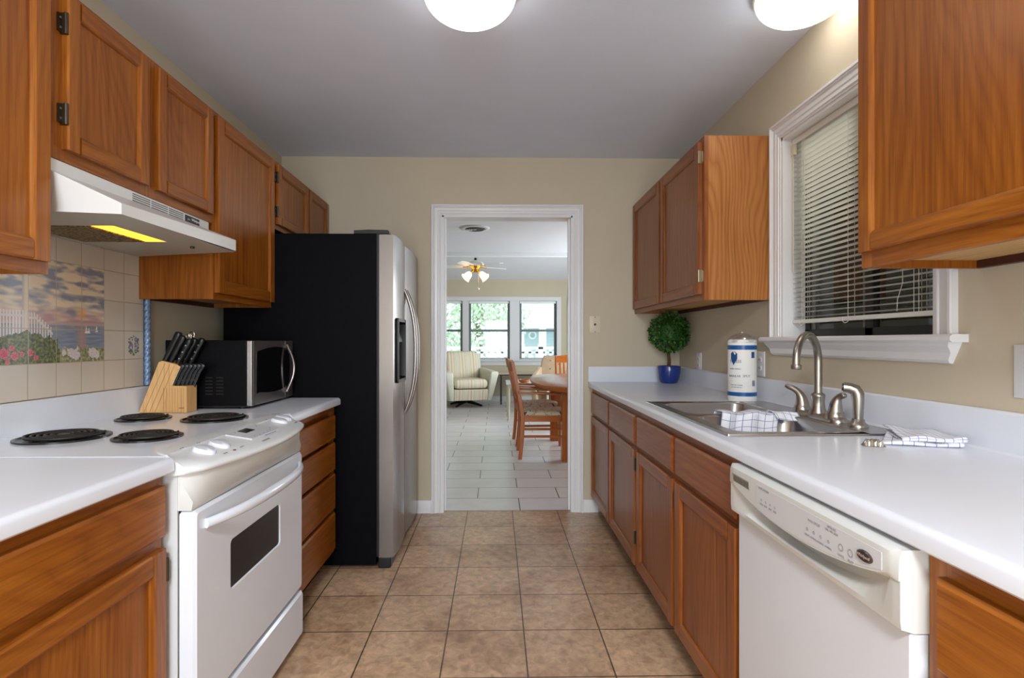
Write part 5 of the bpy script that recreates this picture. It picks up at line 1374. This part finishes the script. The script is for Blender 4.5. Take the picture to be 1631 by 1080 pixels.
for k in range(4):
    a = math.radians(45 + 90*k); d = Vector((math.cos(a)*1.25, math.sin(a)*.6, 0)).normalized(); c0 = Vector((cx_, cy_, 2.34)) + d*.055; ax = (d*.75 + Vector((0, 0, -.66))).normalized()
    bm = BM(); tube(bm, [c0, c0 + ax*.05], .016, 10); arm = obj('lamp_arm', bm, M_brass, cf)
    bm = BM(); up = Vector((0, 0, 1)); u_ = ax.cross(Vector((-d.y, d.x, 0))).normalized(); v_ = ax.cross(u_)
    loft(bm, [[c0 + ax*h + (u_*math.cos(t_) + v_*math.sin(t_))*r*(1 + (.05*math.cos(6*t_) if h > .15 else 0)) for t_ in [2*PI*j/20 for j in range(20)]] for h, r in ((.045, .024), (.07, .044), (.11, .052), (.145, .056), (.175, .074))], caps=False)
    obj('tulip_shade', bm, M_tulip, arm, angle=80)
bm = BM(); tube(bm, [(cx_ + .05, cy_ - .03, 2.33), (cx_ + .052, cy_ - .03, 2.06)], .0025, 5); pc = obj('pull_chain', bm, M_brass, cf)
bm = BM(); bmesh.ops.create_uvsphere(bm, u_segments=12, v_segments=8, radius=.018, matrix=Matrix.Translation((cx_ + .052, cy_ - .03, 2.045))); obj('chain_knob', bm, M_fanw, pc, angle=80)

# ---- dining table
OW = wood('dining_oak', (128, 58, 10), (164, 84, 20), (190, 112, 36), 'Z', .28, rings=.1)
OX = wood('dining_oak_x', (128, 58, 10), (164, 84, 20), (190, 112, 36), 'X', .28, rings=.1)
OY = wood('dining_oak_y', (128, 58, 10), (164, 84, 20), (190, 112, 36), 'Y', .32, rings=.1)
tcx, tcy, trx, try_ = .985, 5.80, .61, 1.12
dtb = thing('dining_table', 'oval glossy oak dining table beyond the right side of the doorway', 'table', (tcx, tcy, 0))
def oval(rx, ry, z, n=64):
    r = []
    for j in range(n):
        a = 2*PI*j/n; c, s_ = math.cos(a), math.sin(a); e = .72
        r.append((tcx + rx*math.copysign(abs(c)**e, c), tcy + ry*math.copysign(abs(s_)**e, s_), z))
    return r
bm = BM(); loft(bm, [oval(trx*.985, try_*.99, .722), oval(trx, try_, .732), oval(trx, try_, .754), oval(trx*.992, try_*.996, .762)]); obj('tabletop', bm, OY, dtb, angle=60)
bm = BM(); loft(bm, [oval(trx - .13, try_ - .17, .685), oval(trx - .13, try_ - .17, .722)]); obj('apron', bm, OX, dtb, angle=60)
for x, y in ((.695, 5.31), (1.28, 5.31), (.695, 6.42), (1.28, 6.42)):
    bm = BM(); loft(bm, [[(x + sx*w_, y + sy*w_, z) for sx, sy in ((-1,-1),(1,-1),(1,1),(-1,1))] for z, w_ in ((0, .056), (.55, .052), (.722, .052))]); obj('leg', bm, OW, dtb, bevel=.008)

# ---- dining chairs, local frame: front = +X, origin at floor centre
M_seatf = mat('floral_seat', (206, 198, 180), .9)
def floral():
    m = bpy.data.materials.new('floral_upholstery'); m.use_nodes = True; nt = m.node_tree; b = nt.nodes['Principled BSDF']; L = nt.links
    tc = nt.nodes.new('ShaderNodeTexCoord'); n = nt.nodes.new('ShaderNodeTexNoise'); n.inputs['Scale'].default_value = 9; n.inputs['Detail'].default_value = 2; n.inputs['Distortion'].default_value = 1.5
    L.new(tc.outputs['Object'], n.inputs['Vector']); cr = nt.nodes.new('ShaderNodeValToRGB'); cr.color_ramp.interpolation = 'CONSTANT'; e = cr.color_ramp.elements
    e[0].position = 0; e[0].color = lin((96, 70, 60)); e[1].position = .36; e[1].color = lin((206, 196, 176))
    for p, c in ((.53, (176, 120, 60)), (.56, (212, 204, 186)), (.63, (110, 116, 72)), (.66, (206, 196, 176)), (.71, (160, 60, 60))):
        x = e.new(p); x.color = lin(c)
    L.new(n.outputs['Fac'], cr.inputs[0]); L.new(cr.outputs[0], b.inputs['Base Color']); b.inputs['Roughness'].default_value = .9
    return m
M_flor = floral()
def make_chair(label, arms=True):
    t = thing('dining_chair', label, 'chair', (0, 0, 0), 'oak dining chairs')
    W2 = .225
    def bk(z):   # rear post line leaning backwards above the seat
        return -.225 - (.0 if z < .45 else (z - .45)*.20) - (.03*(1 - z/.45)**2 if z < .45 else 0)
    for s_ in (-1, 1):
        bm = BM(); rings = []
        for z in (0, .12, .25, .40, .55, .75, .90, .97):
            x = bk(z); w_ = .016 + .006*(1 if .2 < z < .6 else 0)
            rings.append([(x + a*.019, s_*W2 + b*w_*.8, z) for a, b in ((-1,-1),(1,-1),(1,1),(-1,1))])
        loft(bm, rings); obj('rear_leg', bm, OW, t, bevel=.004)
        bm = BM(); loft(bm, [[(.225 + a*w_, s_*(W2 + .005) + b*w_, z) for a, b in ((-1,-1),(1,-1),(1,1),(-1,1))] for z, w_ in ((0, .014), (.42, .021), (.64 if arms else .43, .018))]); obj('front_leg', bm, OW, t, bevel=.004)
        if arms:
            bm = BM(); loft(bm, [[(x, s_*(W2 + .008) + b*w_, z + c) for b, c in ((-1,-.012),(1,-.012),(1,.012),(-1,.012))] for x, z, w_ in ((-.275, .665, .018), (-.10, .660, .026), (.10, .650, .028), (.26, .640, .026))]); obj('armrest', bm, OX, t, bevel=.006)
        bm = BM(); box(bm, -.22, .22, s_*W2 - .009, s_*W2 + .009, .215, .240); obj('stretcher', bm, OX, t, bevel=.004)
    bm = BM()
    for x, y, ww, dd in ((0, -W2, .22, .011), (0, W2, .22, .011)): box(bm, x - ww, x + ww, y - dd, y + dd, .375, .435)
    box(bm, -.235, -.213, -W2, W2, .375, .435); box(bm, .213, .235, -W2, W2, .375, .435); obj('seat_frame', bm, OX, t, bevel=.003)
    bm = BM(); r = []
    for e, z in ((.0, .430), (.0, .452), (.012, .470), (.05, .480)):
        r.append([(a, b, z) for a, b in rrect(-.225 + e, .240 - e, -.215 + e, .215 - e, .03)])
    loft(bm, r); obj('seat', bm, M_flor, t, angle=60)
    bm = BM(); n = 10; rg = []
    for k in range(n + 1):
        q = k/n; y = -W2 + .01 + (2*W2 - .02)*q; c = .030*math.sin(q*PI); top = .965 + .022*math.sin(q*PI)
        rg.append([(bk(.88) - c - .011, y, .875), (bk(.88) - c + .011, y, .875), (bk(top) - c + .011, y, top), (bk(top) - c - .011, y, top)])
    loft(bm, rg); obj('top_rail', bm, OY, t, bevel=.003)
    bm = BM(); box(bm, bk(.53) - .010, bk(.53) + .010, -W2 + .01, W2 - .01, .515, .545); obj('lower_rail', bm, OY, t, bevel=.003)
    for k in range(7):
        y = -.165 + k*.055; c = .028*math.sin((k + 1)/8*PI)
        bm = BM(); loft(bm, [[(bk(z) - c*f + a*.006, y + b*.011, z) for a, b in ((-1,-1),(1,-1),(1,1),(-1,1))] for z, f in ((.54, .3), (.70, .8), (.88, 1))]); obj('back_slat', bm, OW, t)
    return t
ch = make_chair('oak armchair with patterned seat, nearest one at the dining table')
ch.location = (.49, 5.60, 0)
c2 = copy_tree(ch); c2.location = (.475, 6.28, 0); c2.rotation_euler.z = math.radians(3); c2['label'] = 'oak armchair directly behind the nearest dining chair'
c3 = copy_tree(ch); c3.location = (1.06, 7.28, 0); c3.rotation_euler.z = math.radians(-90); c3['label'] = 'oak slat back chair at the far end of the dining table'

# ---- striped swivel armchair, local frame: front = -Y
ra = thing('swivel_armchair', 'cream and tan striped swivel armchair on a black star base', 'armchair', (0, 0, 0))
M_str = stripes('striped_upholstery', (222, 216, 198), [(0.0, .010, (214, 172, 116), .85), (.055, .008, (216, 190, 124), .8), (.085, .004, (196, 190, 166), .6)], 0, 0.105)
M_strs = stripes('striped_upholstery_side', (214, 214, 196), [(0.0, .006, (200, 190, 150), .45), (.05, .005, (206, 204, 176), .4)], 1, 0.08)
def cushion(bm, x0, x1, y0, y1, z0, z1, r=.05, n=6):
    rings = []
    h = (z1 - z0)/2; zm = (z0 + z1)/2
    for k in range(n + 1):
        a = -PI/2 + PI*k/n; e = r*(1 - math.cos(a)); z = zm + (h)*math.sin(a)
        rings.append([(p, q, z) for p, q in rrect(x0 + e, x1 - e, y0 + e, y1 - e, max(.01, r - e*.3))])
    loft(bm, rings)
bm = BM(); cushion(bm, -.30, .30, -.42, .22, .345, .505, .05); obj('seat_cushion', bm, M_str, ra, angle=70)
bm = BM(); loft(bm, [[(x, y, z) for x, y in rrect(-.31, .31, y0, .34, .03)] for z, y0 in ((.135, -.36), (.33, -.40))]); obj('seat_base', bm, M_str, ra, bevel=.01)
bm = BM(); cushion(bm, -.305, .305, .18, .34, .46, .99, .06)
for v in bm.verts: v.co.y += (v.co.z - .46)*.28; v.co.x *= 1 + (v.co.z - .46)*.10
obj('back_cushion', bm, M_str, ra, angle=70)
bm = BM(); loft(bm, [[(x, y + (z - .13)*.25, z) for x, y in rrect(-.40, .40, .26, .40, .05)] for z in (.135, .45, .80, .90, .94)]); obj('back_shell', bm, M_strs, ra, angle=70)
for s_ in (-1, 1):
    bm = BM(); rings = []
    for k, (z, xi, xo, yf) in enumerate(((.135, .305, .385, -.36), (.35, .315, .43, -.42), (.52, .33, .465, -.45), (.60, .335, .485, -.455), (.635, .35, .48, -.44), (.645, .38, .45, -.41))):
        a, b = sorted((s_*xi, s_*xo)); rings.append([(x, y, z + (.03 if y > 0 and z > .5 else 0)) for x, y in rrect(a, b, yf, .36, .028)])
    loft(bm, rings); obj('arm', bm, M_strs, ra, angle=70)
bm = BM(); lathe(bm, [(.05, .06), (.045, .14)], (0, 0, 0), 14)
for k in range(4):
    a = math.radians(45 + 90*k); tube(bm, [(0, 0, .085), (.20*math.cos(a), .20*math.sin(a), .055), (.33*math.cos(a), .33*math.sin(a), .022)], [.030, .024, .018], 8)
obj('star_base', bm, M_blackp, ra)
ra.location = (-.55, 9.86, 0); ra.rotation_euler.z = math.radians(17)

# ---- wing armchair behind the table, local front = -Y
wa = thing('upholstered_chair', 'beige button tufted armchair behind the far end of the dining table', 'armchair', (0, 0, 0))
M_lth = mat('taupe_upholstery', (184, 160, 132), .6, mottled=.08)
bm = BM(); cushion(bm, -.28, .28, -.34, .24, .32, .46, .05); obj('seat_cushion', bm, M_lth, wa, angle=70)
bm = BM(); rings = []
for z, w_, t0 in ((.16, .30, .16), (.45, .33, .20), (.70, .33, .26), (.86, .31, .30), (.925, .27, .32)):
    rings.append([(x, y, z) for x, y in rrect(-w_, w_, t0, t0 + .10, .03)])
loft(bm, rings); bk_ = obj('backrest', bm, M_lth, wa, angle=70)
for x, z, y in ((-.15, .70, .256), (.15, .70, .256), (0, .78, .275), (-.15, .84, .29), (.15, .84, .29)):
    bm = BM(); lathe(bm, [(0.0001, -.006), (.010, -.004), (.012, 0)], (x, y, z), 10, axis='Y'); obj('button', bm, mat('tuft_button', (140, 112, 84), .6), bk_)
for s_ in (-1, 1):
    bm = BM(); loft(bm, [[(s_*x, -.36 + y, z), (s_*(x + .09), -.36 + y, z), (s_*(x + .09), .30, z2), (s_*x, .30, z2)] for x, y, z, z2 in ((.27, 0, .16, .16), (.29, 0, .52, .56), (.30, .02, .60, .74))]); obj('arm', bm, M_lth, wa, bevel=.03, seg=3)
    for y in (-.30, .26):
        bm = BM(); tube(bm, [(s_*.30, y, .17), (s_*.32, y*1.1, 0)], [.022, .013], 8); obj('leg', bm, M_blackp, wa)
wa.location = (1.02, 9.10, 0); wa.rotation_euler.z = math.radians(-14)

# ---- side table with dark legs, coffee table with pale legs
sdt = thing('side_table', 'thin topped side table on black square legs under the far window', 'table', (.45, 10.25, 0))
bm = BM(); box(bm, -.06, .92, 10.02, 10.50, .560, .580); obj('tabletop', bm, mat('pale_oak_top', (196, 182, 160), .4), sdt, bevel=.003)
bm = BM(); box(bm, .06, .88, 10.05, 10.47, .540, .560); fr_ = obj('apron', bm, M_blackp, sdt)
for x in (.09, .86):
    for y in (10.07, 10.45): bm = BM(); box(bm, x - .016, x + .016, y - .016, y + .016, 0, .545); obj('leg', bm, M_blackp, sdt, bevel=.002)
cft = thing('coffee_table', 'small pale coffee table with slim tapered legs left of the dining chairs', 'table', (.5, 8.35, 0))
M_pale = mat('antique_white_wood', (196, 188, 164), .4)
bm = BM(); box(bm, .145, .86, 8.00, 8.72, .530, .552); obj('tabletop', bm, mat('pale_glossy_top', (206, 208, 208), .1, coat=.5), cft, bevel=.004)
bm = BM(); box(bm, .17, .83, 8.03, 8.69, .475, .530); obj('apron', bm, M_pale, cft)
for x in (.185, .82):
    for y in (8.04, 8.68): bm = BM(); tube(bm, [(x, y, 0), (x, y, .06), (x, y, .48)], [.012, .018, .024], 10); obj('leg', bm, M_pale, cft)
# small dish on the coffee table
bm = BM(); lathe(bm, [(0.0001, .5525), (.05, .553), (.075, .565), (.085, .60), (.080, .60), (.068, .57), (.0001, .562)], (.42, 8.16, 0), 24); tag(obj('wooden_bowl', bm, OW), 'round reddish wooden bowl on the pale coffee table behind the chair backs', 'bowl')
# trailing leaves at the right
pl = thing('potted_plant', 'arching green plant leaves at the right side of the doorway opening', 'plant', (1.42, 8.0, 0))
bm = BM(); lathe(bm, [(0.0001, 0), (.13, 0), (.17, .40), (.16, .42), (.14, .40), (.0001, .38)], (1.42, 8.0, 0), 24); obj('planter', bm, mat('terracotta_planter', (150, 100, 76), .7), pl)
bm = BM(); rnd = random.Random(11)
for k in range(26):
    a = rnd.uniform(0, 2*PI); L_ = rnd.uniform(.30, .52); hh = rnd.uniform(.40, .66); d = Vector((math.cos(a), math.sin(a), 0)); s_ = Vector((-d.y, d.x, 0)); pts = bez((0, 0, .39), (.02, 0, .39 + hh*.8), (L_*.5, 0, .42 + hh), (L_, 0, .40 + hh*.55), 8); prev = None
    for q, (x, _, z) in enumerate(pts):
        w_ = .016*math.sin((q + .6)/9*PI); c = Vector((1.42, 8.0, z)) + d*x; cur = (c - s_*w_, c + s_*w_)
        if prev: quad(bm, [prev[0], prev[1], cur[1], cur[0]])
        prev = cur
obj('leaves', bm, mat('strap_leaf', (110, 132, 60), .5), pl, recalc=False)

# ================================================================ outdoors beyond the far windows
bm = BM(); box(bm, -30, 30, FYE + .14, 60, -.9, -.5); struct('ground', bm, mat('outdoor_ground', (170, 176, 160), .9, mottled=.1), smooth=False)
bm = BM(); box(bm, -6, 6, FYE + .14, 13.6, -.2, -.05); struct('deck', bm, mat('deck_boards', (196, 196, 192), .7), smooth=False)
rl = thing('deck_railing', 'white deck railing with lattice squares outside the far windows', 'railing', (0, 13.4, -.05))
M_rw = mat('railing_white', (236, 240, 242), .5)
bm = BM(); box(bm, -6, 6, 13.36, 13.48, .98, 1.04); obj('top_rail', bm, M_rw, rl)
bm = BM(); box(bm, -6, 6, 13.39, 13.44, .40, .46); obj('bottom_rail', bm, M_rw, rl)
bm = BM(); box(bm, -6, 6, 13.40, 13.43, .88, .92)
k = -6
while k < 6: box(bm, k, k + .07, 13.40, 13.43, .44, .98); k += .17
obj('balusters', bm, M_rw, rl)['kind'] = 'stuff'
for x in (-2.6, -.75, 1.1, 2.95):
    bm = BM(); box(bm, x - .06, x + .06, 13.36, 13.48, -.05, 1.10); obj('post', bm, M_rw, rl)
hs = thing('house', 'pale blue grey house with white trim and porch column outside', 'house', (3.2, 24, -.5))
bm = BM(); box(bm, .2, 9, 24, 30, -.5, 1.74); obj('lower_wall', bm, mat('blue_grey_siding', (186, 202, 212), .8), hs)
bm = BM(); box(bm, 1.05, 9, 24.4, 30, 2.4, 7.5); obj('upper_wall', bm, mat('pale_siding', (212, 220, 228), .8), hs)
bm = BM(); box(bm, -.2, 9, 22.6, 30, 1.74, 2.4); obj('porch_beam', bm, M_rw, hs)
for x in (.1, 1.07, 1.80, 3.2): bm = BM(); box(bm, x, x + (.10 if x < 1.5 else .30), 22.7, 22.86, -.5, 1.74 if x != 1.80 else 7.0); obj('porch_column', bm, M_rw, hs)
bm = BM(); lathe(bm, [(.11, -.03), (.18, -.05), (.18, 0), (.11, 0)], (1.61, 24, 1.45), 28, axis='Y'); rw_ = obj('round_window_trim', bm, M_rw, hs)
bm = BM(); lathe(bm, [(0.0001, -.02), (.11, -.02)], (1.61, 24, 1.45), 28, axis='Y'); obj('round_window_pane', bm, mat('pale_pane', (170, 186, 190), .2), rw_)
bm = BM(); box(bm, 1.25, 1.9, 24.3, 24.42, 3.0, 4.3); obj('upper_window', bm, mat('pale_pane2', (160, 180, 196), .2), hs)
def tree(label, x, y, h, rx, seed, n=2600):
    t = thing('tree', label, 'tree', (x, y, -.5), 'trees outside'); rnd = random.Random(seed)
    bm = BM(); tube(bm, [(x, y, -.5), (x + .1, y, h*.5), (x, y, h*.8)], [.16, .11, .05], 8); obj('trunk', bm, mat('tree_bark', (120, 104, 88), .9), t)
    bm = BM()
    for i in range(n):
        u = rnd.random(); a = rnd.uniform(0, 2*PI); zz = .2 + (h - .2)*u; rr = rx*math.sqrt(rnd.random())*(1 - u)**.55*(1 + .25*math.sin(zz*4 + a*2))
        c = Vector((x + rr*math.cos(a), y + rr*math.sin(a), zz)); s_ = rnd.uniform(.05, .12); d = Vector((rnd.uniform(-1, 1), rnd.uniform(-1, 1), rnd.uniform(-1, 1))).normalized(); e = d.cross(Vector((rnd.uniform(-1, 1), rnd.uniform(-1, 1), .3))).normalized()
        quad(bm, [c - d*s_, c - e*s_*.5, c + d*s_, c + e*s_*.5])
    obj('crown', bm, mat('tree_leaf', (204, 218, 194), .7, mottled=.3), t, recalc=False, smooth=False)
tree('feathery green tree outside the middle far window', -.6, 16.5, 4.2, 1.9, 4, 6500)
tree('leafy green tree outside the left far window', -4.6, 19.5, 5.0, 2.2, 9, 3600)
